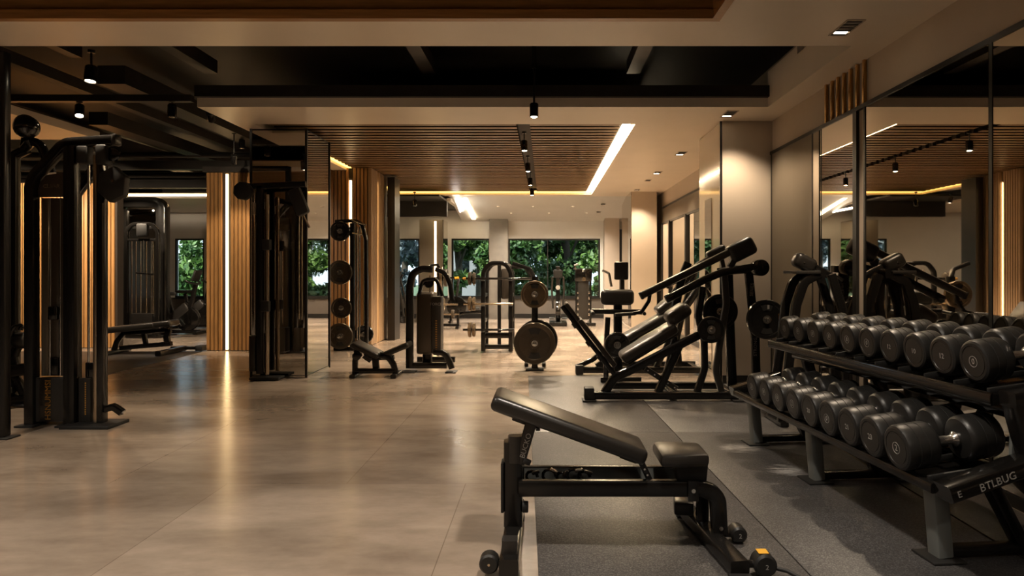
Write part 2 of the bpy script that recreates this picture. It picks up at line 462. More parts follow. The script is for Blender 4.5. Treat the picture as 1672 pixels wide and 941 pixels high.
# ---- strips of light in the rear bay
o = S('ceiling_slot', 'plaster_grey', ((-2.36, 16.35, 2.98), (-2.26, YB - .02, 3.06)))
m = MB(); m.prism([(16.5, ZC - .035), (18.5, 2.70), (18.5, 2.715), (16.5, ZC - .02)], (-1.93, 0, 0), Y3, Z3, .10)
m.build('light_strip', 'led_white', o)
m = MB().span((XL, 14.93, 2.95), (-7.35, 14.985, 2.99)); lb = S('ceiling_ledge', 'ceiling_paint', ((XL, 14.88, 2.90), (-4.3, 15.0, 2.945)))
m.build('light_strip', 'led_warm', lb)

# ---- ducts and beams in the black void
m = MB()
for (x, w, z, h, y0, y1) in ((-4.7, .30, 3.36, .20, 7.4, 18), (-6.15, .26, 3.34, .18, 9.4, 18), (-7.6, .4, 3.40, .25, 9.4, 18), (-5.4, .12, 3.42, .12, 5.5, 18)):
    m.span((x - w / 2, y0, z), (x + w / 2, y1, z + h))
struct(m.build('ceiling_duct', 'duct_grey'))
m = MB()
for (x, y0) in ((-3.6, 5.4), (-1.25, 5.4), (.95, 5.4)):
    m.span((x - .07, y0, 3.46), (x + .07, 7.36, 3.60))
struct(m.build('ceiling_beam', 'duct_grey'))
m = MB()
m.span((-3.75, 7.30, 3.20), (2.40, 7.36, 3.32))
for y, z, r in ((5.75, 3.42, .045), (12.0, 3.36, .05), (13.4, 3.2, .06)):
    m.cyl((XL, y, z), (2.38 if y < 7 else -3.9, y, z), r, n=10)
m.span((XL, 7.22, 3.13), (-3.75, 7.30, 3.20)); m.span((XL, 11.6, 3.05), (-3.9, 11.75, 3.2)); m.span((XL, 13.8, 3.0), (-3.9, 14.0, 3.22))
for x in (-5.0, -7.0, -8.6): m.span((x, 5.4, 3.58), (x + .12, 7.2, 3.70))
struct(m.build('ceiling_pipework', 'duct_black'))
S('ceiling_bulkhead', 'ceiling_black', ((-4.3, 15.2, 2.98), (-2.36, YB, 3.02)), ((-4.3, 16.4, 2.62), (-2.36, 16.55, 2.98)))

# ---- big beige pillar, the wall beyond and its second pillar
p = S('pillar', 'plaster', ((2.09, 8.05, 0), (XR, 9.2, ZC)))
MB().span((2.078, 8.07, .06), (2.09, 9.2, ZC - .01)).build('side_panel', 'cream_gloss', p)
MB().span((2.068, 8.50, .10), (2.078, 8.84, 2.24)).build('mirror_slot', 'mirror_dark', p)
MB().span((2.066, 8.06, 0), (2.094, 8.085, ZC)).build('edge_trim', 'frame_black', p)
MB().span((2.09, 8.035, 0), (XR, 8.05, .10)).build('baseboard', 'frame_black', p)
p = S('pillar', 'plaster', ((1.95, 15.4, 0), (2.52, 17.2, ZC)))
MB().span((1.938, 15.42, .05), (1.95, 17.2, ZC)).build('side_panel', 'mirror', p)
o = S('wall_right_band', 'bronze_panel', ((XR - .03, 9.2, 2.38), (XR, 15.4, 2.72)))
S('wall_right_panel', 'plaster', ((XR - .03, 14.5, 0), (XR, 15.4, 2.36)))
m = MB()
for y in (15.38, 14.45, 12.75, 11.2, 9.22): m.span((XR - .07, y - .05, 0), (XR, y + .05, 2.38))
m.span((XR - .05, 9.2, 2.36), (XR, 15.4, 2.40)); m.span((XR - .05, 9.2, 2.72), (XR, 15.4, 2.75)); m.span((XR - .05, 9.2, 0), (XR, 15.4, .08))
struct(m.build('trim_doors', 'frame_black'))
for k, (a, b) in enumerate(((12.8, 14.4), (11.25, 12.7), (9.27, 11.15))):
    g = tag(MB().span((XR - .028, a, .08), (XR - .012, b, 2.36)).build('mirrored_panel', 'mirror' if k != 1 else 'mirror_dark'),
        ['tall mirrored panel beside the plain beige door leaf', 'darker mirrored panel between two black posts past the beige pillar', 'mirrored panel directly behind the big beige pillar'][k], 'mirror', 'mirrored panels past the pillar')

# ---- mirror wall beside the dumbbells
MT = 2.70
S('wall_right_bronze', 'bronze_panel', ((XR - .02, 6.80, .08), (XR, 8.03, MT)))
m = MB()
m.span((XR - .03, YF, MT), (XR, 8.05, MT + .035)); m.span((XR - .03, YF, 0), (XR, 8.05, .07))
for y, w in ((8.02, .02), (6.79, .02), (6.57, .006), (5.86, .07), (5.68, .03), (4.07, .03), (1.9, .03)): m.span((XR - .026, y - w / 2, .07), (XR, y + w / 2, MT))
struct(m.build('trim_mirrors', 'frame_black'))
MIR = [(5.90, 6.775), (4.095, 5.65), (1.92, 4.05), (-2.0, 1.88)]
for k, (a, b) in enumerate(MIR):
    tag(MB().span((XR - .022, a, .075), (XR - .008, b, MT - .002)).build('wall_mirror', 'mirror'),
        ['narrow wall mirror next to the matte bronze panel', 'tall wall mirror below the row of timber fins', 'tall wall mirror behind the near half of the dumbbell rack', 'last wall mirror past the near end of the dumbbell rack'][k], 'mirror', 'mirrors along the dumbbell wall')
MB  # timber fins above the mirror joint
for k in range(7):
    y = 5.68 + k * .128
    tag(MB().span((XR - .030, y, MT + .036), (XR - .002, y + .034, ZC - .002), .003).build('timber_fin', 'brass'),
        'upright bronze timber fin on the wall band above the mirrors', 'wall fin', 'fins above the mirrors')

# ---- mirrored column
MX0, MX1, MY0, MY1 = -3.66, -2.97, 8.5, 9.4
p = S('column', 'frame_black', ((MX0 + .01, MY0 + .01, 0), (MX1 - .01, MY1 - .01, ZC)))
MB().span((MX0 + .012, MY0, .03), (MX1 - .02, MY0 + .012, ZC - .02)).build('mirror_face', 'mirror_dark', p)
MB().span((MX1 - .012, MY0 + .02, .03), (MX1, MY1 - .012, ZC - .02)).build('mirror_face', 'mirror', p)
MB().span((MX0, MY0 + .02, .03), (MX0 + .012, MY1 - .012, ZC - .02)).build('mirror_face', 'mirror', p)
m = MB()
for (x, y) in ((MX0, MY0), (MX1, MY0), (MX1, MY1)): m.span((x - .012, y - .012, 0), (x + .012, y + .012, ZC))
m.build('edge_trim', 'frame_black', p)
MB().span((MX0 - .004, MY0 - .004, 0), (MX1 + .004, MY1 + .004, .022)).build('base_trim', 'chrome', p)

# ---- slatted timber columns with a strip of light
def slats_x(m, x0, x1, y, z0, z1, pitch=.066, w=.047, d=.03, skip=None):
    x = x0
    while x + w <= x1 + .005:
        if not skip or x + w < skip[0] or x > skip[1]: m.span((x, y - d, z0), (x + w, y, z1))
        x += pitch
    return m
def slats_y(m, y0, y1, x, z0, z1, sgn, pitch=.066, w=.047, d=.03, skip=None):
    y = y0
    while y + w <= y1 + .005:
        if not skip or y + w < skip[0] or y > skip[1]: m.span((x, y, z0), (x + sgn * d, y + w, z1))
        y += pitch
    return m
p = S('column', 'wood_gap', ((-5.60, 11.33, 0), (-4.88, 12.1, 2.96)))
m = MB(); slats_x(m, -5.60, -4.88, 11.33, .01, 2.95, skip=(-5.30, -5.24)); slats_y(m, 11.36, 12.1, -4.88, .01, 2.95, 1)
slats_y(m, 11.36, 12.1, -5.60, .01, 2.95, -1); m.build('slats', 'wood_slat', p)
MB().span((-5.287, 11.308, .02), (-5.253, 11.335, 2.93)).build('light_strip', 'led_warm', p)
S('trim_column', 'duct_grey', ((-5.66, 11.28, 2.96), (-4.82, 12.15, 3.05)))
p = S('column', 'wood_gap', ((-3.78, 12.07, 0), (-3.11, 13.3, ZC + .04)))
m = MB(); slats_x(m, -3.78, -3.12, 12.07, .01, ZC + .04, skip=(-3.465, -3.41)); m.build('slats', 'wood_slat', p)
MB().span((-3.453, 12.048, .02), (-3.418, 12.075, 2.92)).build('light_strip', 'led_warm', p)
m = MB().span((-3.12, 12.04, .01), (-3.08, 12.50, ZC + .04)); m.span((-3.12, 12.585, .01), (-3.08, 13.3, ZC + .04)); m.build('side_board', 'wood_smooth', p)
m = MB(); slats_y(m, 12.05, 12.50, -3.0795, .012, ZC + .04, 1, d=.014); slats_y(m, 12.60, 13.29, -3.0795, .012, ZC + .04, 1, d=.014); m.build('ribs', 'wood_smooth', p)
MB().span((-3.115, 12.515, .02), (-3.10, 12.57, 2.95)).build('light_strip', 'led_warm', p)
S('column', 'frame_black', ((-2.99, 12.95, 0), (-2.85, 13.4, ZC)))
# timber lined partition
p = S('wall_partition', 'wood_gap', ((XL, 11.73, 0), (-7.35, 11.9, 2.84)))
m = MB(); slats_x(m, XL, -7.36, 11.73, .01, 2.83); m.build('slats', 'wood_slat', p)
# bronze mirrored pier with a light slot near the windows
p = S('pillar', 'bronze_panel', ((-3.22, 17.5, 0), (-2.62, 18.3, 2.62)))
MB().span((-2.62, 17.52, 0), (-2.61, 18.3, 2.62)).build('side_panel', 'mirror_dark', p)
MB().span((-2.835, 17.485, .10), (-2.785, 17.5, 2.58)).build('light_strip', 'led_warm', p)

# ---- rubber floor mats
def quad_tile(name, pts, mat, label, z=.009):
    m = MB(); g = .0035
    cx = sum(p[0] for p in pts) / 4; cy = sum(p[1] for p in pts) / 4
    poly = [(x - g * (1 if x > cx else -1), y - g * (1 if y > cy else -1)) for x, y in pts]
    m.prism(poly, (0, 0, z / 2 + .0004), X3, Y3, z, .002)
    return tag(m.build(name, mat), label, 'floor mat', 'rubber floor mats')
def xl_(y): return -.032 + (3.0 - y) * .0327
def xs_(y): return 1.161 - (y - 3.0) * .0387
rows = [(1.2, 2.95), (2.95, 5.62), (5.62, 8.62)]
for i, (a, b) in enumerate(rows):
    quad_tile('rubber_mat', [(xl_(a), a), (xs_(a), a), (xs_(b), b), (xl_(b), b)], 'mat_rubber',
              ['speckled rubber mat ahead of the near foot of the adjustable bench', 'speckled black rubber mat under the adjustable bench', 'brown-black rubber mat under the incline lever machines'][i])
    quad_tile('rubber_mat', [(xs_(a), a), (2.22, a), (2.22 - (.03 if i else 0), min(b, 8.0)), (xs_(min(b, 8.0)), min(b, 8.0))], 'mat_scuffed',
              ['rubber mat before the near foot of the dumbbell rack', 'rubber mat with chalky white scuffs between bench and dumbbell rack', 'rubber mat below the plates at the tall end of the lever machine'][i])
    quad_tile('rubber_mat', [(2.22, a), (2.63, a), (2.63, min(b, 8.0)), (2.22, min(b, 8.0))], 'mat_dark',
              ['narrow dark mat strip at the foot of the last mirror', 'narrow dark mat strip behind the dumbbell rack', 'narrow dark mat strip below the bronze panel'][i])
tag(MB().prism([(XL + .3, 5.9), (-5.60, 5.9), (-5.60, 11.15), (XL + .3, 11.15)], (0, 0, .005), X3, Y3, .008, .002).build('rubber_mat', 'mat_dark'),
    'large dark rubber mat under the flat bench by the timber wall', 'floor mat')
tag(MB().span((1.26, 2.80, .0096), (1.52, 2.835, .011)).build('floor_tape', 'white_print'), 'short strip of white tape on the rubber mat near the dumbbell rack', 'tape')
# ================================================================== adjustable bench near the camera
def pad(m, c, ax, ay, dims, bev=None):
    return m.obox(c, ax, ay, dims, bev if bev else min(dims) * .42, 4)
def cap_screw(m, p, d, r=.009):
    p = V(p); d = V(d).normalized(); m.cyl(p - d * .002, p + d * .006, r, n=10); return m

BY = 3.35
O = V((.30, BY, 0))
t = thing('adjustable_bench', 'black adjustable workout bench with raised backrest on the mat edge close to the camera', 'bench', O)
xl, xr = FX(838, BY), FX(1160, BY)
# cross feet on the floor
m = MB(O); m.bar([(xl, 2.93, .055), (xl, 3.72, .055)], .085, .075, X3); m.build('rear_foot', 'powder_black', t)
for y in (2.97, 3.68): MB(O).box((xl, y, .0045), (.09, .07, .028), .004).build('rubber_foot', 'matte_black', t)
m = MB(O); m.bar([(xr + .035, 2.96, .045), (xr - .05, 3.66, .045)], .085, .06, X3); m.build('front_foot', 'powder_black', t)
for (x, y) in ((xr - .05, 3.70), (xr + .03, 2.93)):
    MB(O).box((x - .0, y, .012), (.10, .06, .022), .006).build('foot_plate', 'matte_black', t)
# rear upright: square tube, sleeve, rounded cap
m = MB(O); m.bar([(xl, BY, .088), (xl, BY, .50)], .085, .09, Y3); m.build('upright', 'powder_black', t)
m = MB(O); m.bar([(xl + .012, BY - .02, .40), (xl + .012, BY - .02, .53)], .062, .07, Y3, ch=.02); m.build('upright_cap', 'graphite', t)
m = MB(O); m.bar([(xl, 3.02, .092), (xl, 3.02, .15)], .07, .07, Y3); m.build('foot_sleeve', 'graphite', t)
m = MB(O); m.span((xl - .058, BY - .05, .16), (xl - .044, BY + .05, .40), .004); m.build('side_plate', 'matte_black', t)
m = MB(O); m.cyl((xl + .045, BY - .03, .185), (xl + .075, BY - .03, .185), .028, n=18, bev=.005); m.cyl((xl + .045, BY - .03, .27), (xl + .062, BY - .03, .27), .018, n=14, bev=.004); m.build('knob', 'matte_black', t)
# near end roller wheels
for (x, y, r) in ((xl - .09, 3.02, .043),):
    m = MB(O); m.lathe([(0, 0), (r - .008, 0), (r, .008), (r, .062), (r - .008, .07), (0, .07)], (x, y - .035, r + .003), Y3, 24); m.build('wheel', 'rubber', t)
    MB(O).cyl((x, y, r), (xl - .03, y, r), .014, n=12).build('axle', 'gloss_black', t)
m = MB(O); m.lathe([(0, -.037), (.006, -.037), (.006, -.034), (0, -.034)], (xl - .09, 3.02, .046), Y3, 12); m.build('wheel_bolt', 'brushed', t)
# main rails
zb = .285
m = MB(O); m.bar([(xl + .03, BY - .055, zb), (xr - .06, BY - .055, zb), (xr + .02, BY - .055, zb - .03), (xr + .03, BY - .055, .07)], .055, .075, Y3, .10, 8); m.build('main_beam', 'powder_black', t)
m = MB(O); m.bar([(xl + .03, BY + .165, zb + .006), (xr - .10, BY + .165, zb + .006)], .04, .075, Y3); br_ = m.build('back_rail', 'powder_black', t)
MB(O).span((xl + .05, BY + .1425, zb - .02), (xr - .12, BY + .1448, zb + .036)).build('inner_face', 'steel_grey', br_)
m = MB(O); m.span((xl + .04, BY - .03, zb - .03), (xr - .14, BY + .142, zb - .022)); m.build('channel_floor', 'graphite', t)
m = MB(O); m.bar([(xr - .10, BY + .165, zb), (xr - .01, BY + .12, zb - .03), (xr - .02, BY + .09, .07)], .04, .06, Y3, .06); m.build('rear_gusset', 'powder_black', t)
# backrest
a0 = W(806, 652, BY); a1 = W(1050, 741, BY)
ax = (a1 - a0).normalized(); az = V((-ax.z, 0, ax.x)); L = (a1 - a0).length
cen = (a0 + a1) / 2
m = MB(O); pad(m, cen, ax, Y3, (L, .30, .075), .028); m.build('backrest', 'vinyl', t)
m = MB(O); m.obox(cen - az * .043 + ax * .02, ax, Y3, (L * .80, .06, .012), .003); m.obox(cen - az * .055 - ax * .22, ax, Y3, (.10, .07, .03), .006)
m.obox(a1 - az * .05 - ax * .06, ax, Y3, (.09, .07, .025), .006); m.build('backrest_bracket', 'matte_black', t)
# ladder strut with its sticker, and the lower hinge strut
p0, p1 = W(868, 692, BY - .03), W(848, 760, BY - .03)
m = MB(O); m.bar([p0, p1], .035, .055, Y3); m.build('ladder_strut', 'graphite', t)
d = (p1 - p0).normalized(); nrm = V((0, -1, 0))
MB(O).text('BUCKO', (p0 + p1) / 2 + V((.002, -.0178, -.012)), -d, V((d.z, 0, -d.x)), .036, .001).build('lettering', 'white_print', t)
m = MB(O); m.cyl(p1 + V((.02, -.02, .02)), p1 + V((.055, -.02, .005)), .015, n=14, bev=.004); m.cyl(p0 + V((.02, -.02, -.03)), p0 + V((.042, -.02, -.03)), .011, n=12, bev=.003); m.build('pull_pin', 'matte_black', t)
q0, q1 = W(1044, 752, BY), W(1062, 790, BY)
m = MB(O); m.bar([q0, q1], .05, .03, Y3); m.build('hinge_strut', 'powder_black', t)
m = MB(O)
for k in range(4): cap_screw(m, q0.lerp(q1, .15 + .25 * k) + V((0, -.025, 0)), (0, -1, 0), .005)
m.build('screws', 'chrome', t)
# seat pad: narrower at the outer end
sx0, sx1 = FX(1072, BY), FX(1150, BY)
m = MB(O)
poly = [(sx0, -.135), (sx0, .135), (sx0 + .12, .135), (sx1, .11), (sx1, -.12), (sx0 + .12, -.135)]
m.prism(poly, (0, BY, .432), X3, Y3, .066, .022); m.build('seat', 'vinyl', t)
m = MB(O); m.prism([(xr - .165, .30), (xr - .03, .30), (xr - .02, .397), (xr - .18, .397)], (0, BY, 0), X3, Z3, .09, .006); m.build('seat_bracket', 'matte_black', t)
m = MB(O); m.bar([(xr - .105, BY - .09, .33), (xr - .105, BY - .09, .235)], .02, .05, Y3); m.build('seat_strap', 'powder_black', t)
m = MB(O); cap_screw(m, (xr - .105, BY - .10, .285), (0, -1, 0), .010); cap_screw(m, (xr + .03, BY - .084, .10), (0, -1, 0), .010); m.build('bolt', 'chrome', t)
# front foot block and rollers
MB(O).obox((xr - .09, 3.56, .11), (1, -.15, 0), (.15, 1, 0), (.10, .13, .07), .012).build('foot_block', 'graphite', t)
for (x, y, r, yl) in ((xr + .135, 3.36, .040, 0), (xr + .145, 2.99, .050, 1)):
    m = MB(O); m.lathe([(0, 0), (r - .01, 0), (r, .01), (r, .075), (r - .01, .085), (0, .085)], (x, y - .04, r + .003), Y3, 24); w = m.build('roller', 'rubber', t)
    MB(O).cyl((x - .10, y, r), (x, y, r), .017, n=12).build('roller_arm', 'gloss_black', t)
    MB(O).text('2', (x + .004, y - .0402, r), X3, Z3, .03, .0012).build('lettering', 'white_print', w)
    if yl: MB(O).box((x - .004, y + .004, 2 * r + .0035), (.045, .05, .003), .001).build('yellow_tab', 'yellow_label', w)
m = MB(O); m.tube([(xr + .20, 2.99, .03), (xr + .24, 2.97, .028), (xr + .29, 2.93, .012), (xr + .33, 2.89, .010)], .009, .03, 10, Z3); m.build('strap', 'matte_black', t)
# spring collars and clips left in the channel
for k, (px, rot, s) in enumerate(((868, .3, 1.0), (897, -.5, 1.15), (918, .9, .9), (938, .2, 1.2), (955, -.3, 1.0))):
    c = V((FX(px, BY), BY + .055, .2735)); s *= 1.1; u = V((math.cos(rot), 0, math.sin(rot)))
    k_ = thing('barbell_clip', 'small black barbell clip lying in the bench channel, %s from the rear upright' % ['first', 'second', 'third', 'fourth', 'fifth'][k], 'clip', c, 0, 'clips in the bench channel')
    m = MB(); P = [(.026 * s * math.cos(a), .018 * math.sin(a * .5), .024 * s * math.sin(a) + .026 * s) for a in [i * .55 for i in range(11)]]
    m.tube(P, .0075, 0, 8, Y3); m.build('spring', 'gloss_black', k_)
    m = MB(); m.obox((.018 * s, -.008, .05 * s), u, Y3, (.040, .022, .016), .005); m.build('grip_tab', 'chrome' if k % 2 else 'graphite', k_)

# ================================================================== dumbbell rack
SL = .10
RO = V((1.82, 3.05, 0)); un = V((-SL, 1, 0)).normalized(); vn = V((1, SL, 0)).normalized()
def R(s, t, z): return RO + un * s + vn * t + V((0, 0, z))
rk = thing('dumbbell_rack', 'two-tier black steel dumbbell rack along the mirror wall', 'rack', RO)
S0, S1 = -.03, 2.30
def zlow(t): return .385 + .12 * (t + .10)
def zup(t): return .772 + .12 * (t - .17)
def tray(name, f, t0, t1):
    m = MB(RO)
    m.bar([R(S0, t0, f(t0) - .012), R(S1, t0, f(t0) - .012)], .05, .045, vn)
    m.bar([R(S0, t1, f(t1) - .012), R(S1, t1, f(t1) - .012)], .05, .045, vn)
    o = m.build(name, 'powder_black', rk)
    m = MB(RO); tm = (t0 + t1) / 2; sl = (vn + V((0, 0, .12))).normalized()
    m.obox(R((S0 + S1) / 2, tm, f(tm) - .02), un, sl, (S1 - S0, (t1 - t0) - .04, .006)); m.build('tray_sheet', 'gloss_black', o)
    return o
lowt = tray('lower_tray', zlow, -.10, .26)
upt = tray('upper_tray', zup, .18, .66)
# front lip of the upper shelf and the beam under it
MB(RO).bar([R(S0, .165, zup(.17) - .012), R(S1, .165, zup(.17) - .012)], .012, .06, vn).build('shelf_lip', 'gloss_black', rk)
MB(RO).bar([R(S0 + .1, .33, zup(.33) - .10), R(S1 - .1, .33, zup(.33) - .10)], .05, .07, vn).build('shelf_beam', 'gloss_black', rk)
def saddles(f, t0, t1, n, s0, ds, par):
    for k in range(n + 1):
        s = s0 + ds * (k - .5); sl = (vn + V((0, 0, .12))).normalized()
        m = MB(RO); m.obox(R(s, (t0 + t1) / 2, f((t0 + t1) / 2) + .008), sl, un, (t1 - t0, .018, .03), .004); m.build('saddle_rib', 'matte_black', par)
saddles(zlow, -.09, .25, 9, .15, .2175, lowt)
saddles(zup, .20, .64, 10, .15, .221, upt)
for s in (.12, 1.28, 2.22):
    m = MB(RO); m.bar([R(s, .03, .016), R(s, .0, zlow(0) - .035)], .09, .075, un); m.build('front_leg', 'steel_grey', rk)
    m = MB(RO); m.bar([R(s, .44, .03), R(s, .24, zlow(.24) - .03)], .07, .06, un)
    m.build('brace_leg', 'powder_black', rk)
    m = MB(RO); m.bar([R(s, .60, .03), R(s, .40, zup(.40) - .03)], .08, .07, un); m.build('back_leg', 'powder_black', rk)
    m = MB(RO); m.bar([R(s, .06, .035), R(s, .60, .035)], .06, .045, un); m.build('foot_bar', 'powder_black', rk)
    for tt, sz in ((.02, .16), (.60, .14)): MB(RO).obox(R(s, tt, .006), vn, un, (sz, sz + .01, .012), .004).build('foot_plate', 'matte_black', rk)
# end brackets with lettering
sl = (vn + V((0, 0, .33))).normalized()
for s in (-.09, 2.36):
    m = MB(RO); m.bar([R(s, -.11, .375), R(s, .28, .375 + .39 * .30)], .11, .075, un, ch=.014); br = m.build('end_bracket', 'gloss_black', rk)
    if s < 0:
        nn = -un
        MB(RO).text('BTLBUG', R(s - .056, .10, .432), sl, nn.cross(sl) * 1, .048, .0012).build('lettering', 'white_print', br)
        MB(RO).text('E', R(s - .056, -.075, .383), sl, nn.cross(sl), .04, .0012).build('lettering', 'white_print', br)
m = MB(RO); m.bar([R(-.075, .20, zup(.2) - .005), R(-.075, .70, zup(.7) - .005)], .10, .07, un); m.build('shelf_cap', 'powder_black', rk)
m = MB(RO); m.bar([R(-.075, .26, zup(.26) - .03), R(-.075, .47, .04)], .09, .12, un); m.build('end_post', 'powder_black', rk)
m = MB(RO); m.bar([R(-.04, .27, .70), R(-.02, .27, .40)], .02, .035, un); m.build('guide_plate', 'steel_grey', rk)

# ---- dumbbells: two rubber heads, chrome grip with flared collars, raised number
def dumbbell(c, axis, Rr, hl, grip, mark, label, group, org=True):
    axis = V(axis).normalized(); side = un; up = axis.cross(side); up = up if up.z > 0 else -up
    t = thing('dumbbell', label, 'dumbbell', c, 0, group)
    g = grip / 2
    def hd(sg):
        a = axis * sg; o = a * g
        prof = [(0, 0), (Rr * .55, 0), (Rr * .86, .006), (Rr * .96, .016), (Rr, .03), (Rr, hl * .40), (Rr - .0025, hl * .41), (Rr - .0025, hl * .425), (Rr, hl * .435),
                (Rr, hl * .66), (Rr - .0025, hl * .67), (Rr - .0025, hl * .685), (Rr, hl * .695), (Rr, hl - .020), (Rr * .95, hl - .006), (Rr * .86, hl), (Rr * .74, hl), (Rr * .72, hl - .003), (0, hl - .003)]
        h = MB().lathe(prof, o, a, 40).build('head', 'rubber', t, angle=30)
        MB().lathe([(0, hl - .0028), (Rr * .69, hl - .0028), (Rr * .69, hl - .001), (0, hl - .001)], o, a, 32).build('end_cap', 'rubber_face', h)
        return h
    h1 = hd(-1); hd(1)
    m = MB(); r = .020
    m.lathe([(r * 1.75, 0), (r * 1.75, .012), (r * 1.25, .022), (r, .034), (r * 1.12, g), (r, grip - .034), (r * 1.25, grip - .022), (r * 1.75, grip - .012), (r * 1.75, grip)], -axis * g, axis, 20)
    m.build('handle', 'handle_steel', t)
    if mark:
        p = -axis * (g + hl - .0008)
        MB().text(mark, p, side * -1 if (side * -1).cross(up).dot(-axis) > 0 else side, up, Rr * .38, .0010).build('lettering', 'white_print', h1)
        m = MB().lathe([(Rr * .24, 0), (Rr * .26, 0), (Rr * .26, .0010), (Rr * .24, .0010)], p, -axis, 28, True) if len(mark) == 1 else None
        if m: m.build('ring_mark', 'white_print', h1)
    return t
ORD = ['first', 'second', 'third', 'fourth', 'fifth', 'sixth', 'seventh', 'eighth', 'ninth', 'tenth']
axd = (vn + V((0, 0, .12))).normalized(); perp = V((-axd.z, 0, 1))
low_marks = ['2', '23', '21', '0', '20', '2', '0', '8', '3']
up_marks = ['0', '12', '10', '12', '0', '8', '8', '0', '0', '3']
for k in range(9):
    Rr = .1055 - .0017 * k; hl = .170 - .004 * k; tc = .065 - .002 * k
    c = R(.15 + .2175 * k, tc, zlow(tc) + .024 + Rr * 1.0075)
    dumbbell(c, axd, Rr, hl, .135 - .002 * k, low_marks[k], 'round black rubber dumbbell on the lower tray of the rack, %s from its near end' % ORD[k], 'dumbbells on the lower tray')
for k in range(10):
    Rr = .1020 - .0016 * k; hl = .150 - .003 * k; tc = .43 - .004 * k
    c = R(.15 + .221 * k, tc, zup(tc) + .024 + Rr * 1.0075)
    dumbbell(c, axd, Rr, hl, .135 - .002 * k, up_marks[k], 'round black rubber dumbbell on the upper shelf of the rack, %s from its near end' % ORD[k], 'dumbbells on the upper shelf')
# ================================================================== weight plates
def plate(c, axis, Rr, mat, label, group, th=.045, hole=.028, segs=True, ring='chrome', front=-1):
    """disc with rim, dished web, hub ring and raised grip sectors; front = side along axis that faces the viewer"""
    axis = V(axis).normalized()
    t = thing('weight_plate', label, 'weight plate', c, 0, group)
    h = th / 2; w = .011
    prof = [(hole, -h), (hole, h), (Rr * .24, h), (Rr * .27, h - w), (Rr * .76, h - w), (Rr * .82, h - .001), (Rr * .97, h), (Rr, h - .008),
            (Rr, -h + .008), (Rr * .97, -h), (Rr * .82, -h + .001), (Rr * .76, -h + w), (Rr * .27, -h + w), (Rr * .24, -h)]
    MB().lathe(prof, (0, 0, 0), axis, 48, True).build('disc', mat, t, angle=30)
    d = axis * front; e1 = V((0, 0, 1)); e2 = d.cross(e1)
    if segs:
        m = MB(); b = bmesh.new()
        for k in range(6):
            a0 = k * PI / 3 + .12; a1 = a0 + PI / 3 - .24; pts = []
            for i in range(7): a = a0 + (a1 - a0) * i / 6; pts.append((math.sin(a) * Rr * .73, math.cos(a) * Rr * .73))
            for i in range(7): a = a1 - (a1 - a0) * i / 6; pts.append((math.sin(a) * Rr * .40, math.cos(a) * Rr * .40))
            m.prism(pts, d * (h - w + .0012), e2, e1, .007)
        m.build('grip_sectors', mat, t)
        for sg in (1, -1):
            pts = [(math.sin(a) * Rr * q, sg * math.cos(a) * Rr * q) for q, rng in ((.74, range(7)), (.46, range(6, -1, -1))) for a in [(-.42 + .14 * i) for i in rng]]
            MB().prism(pts, d * (h - w + .0045), e2, e1, .012).build('hand_grip', 'matte_black', t)
    MB().lathe([(hole + .001, h * .8), (hole + .001, h + .003), (hole + .014, h + .003), (hole + .014, h * .8)], (0, 0, 0), d, 24, True).build('hub_ring', ring, t)
    return t
HR = .0255   # horn radius

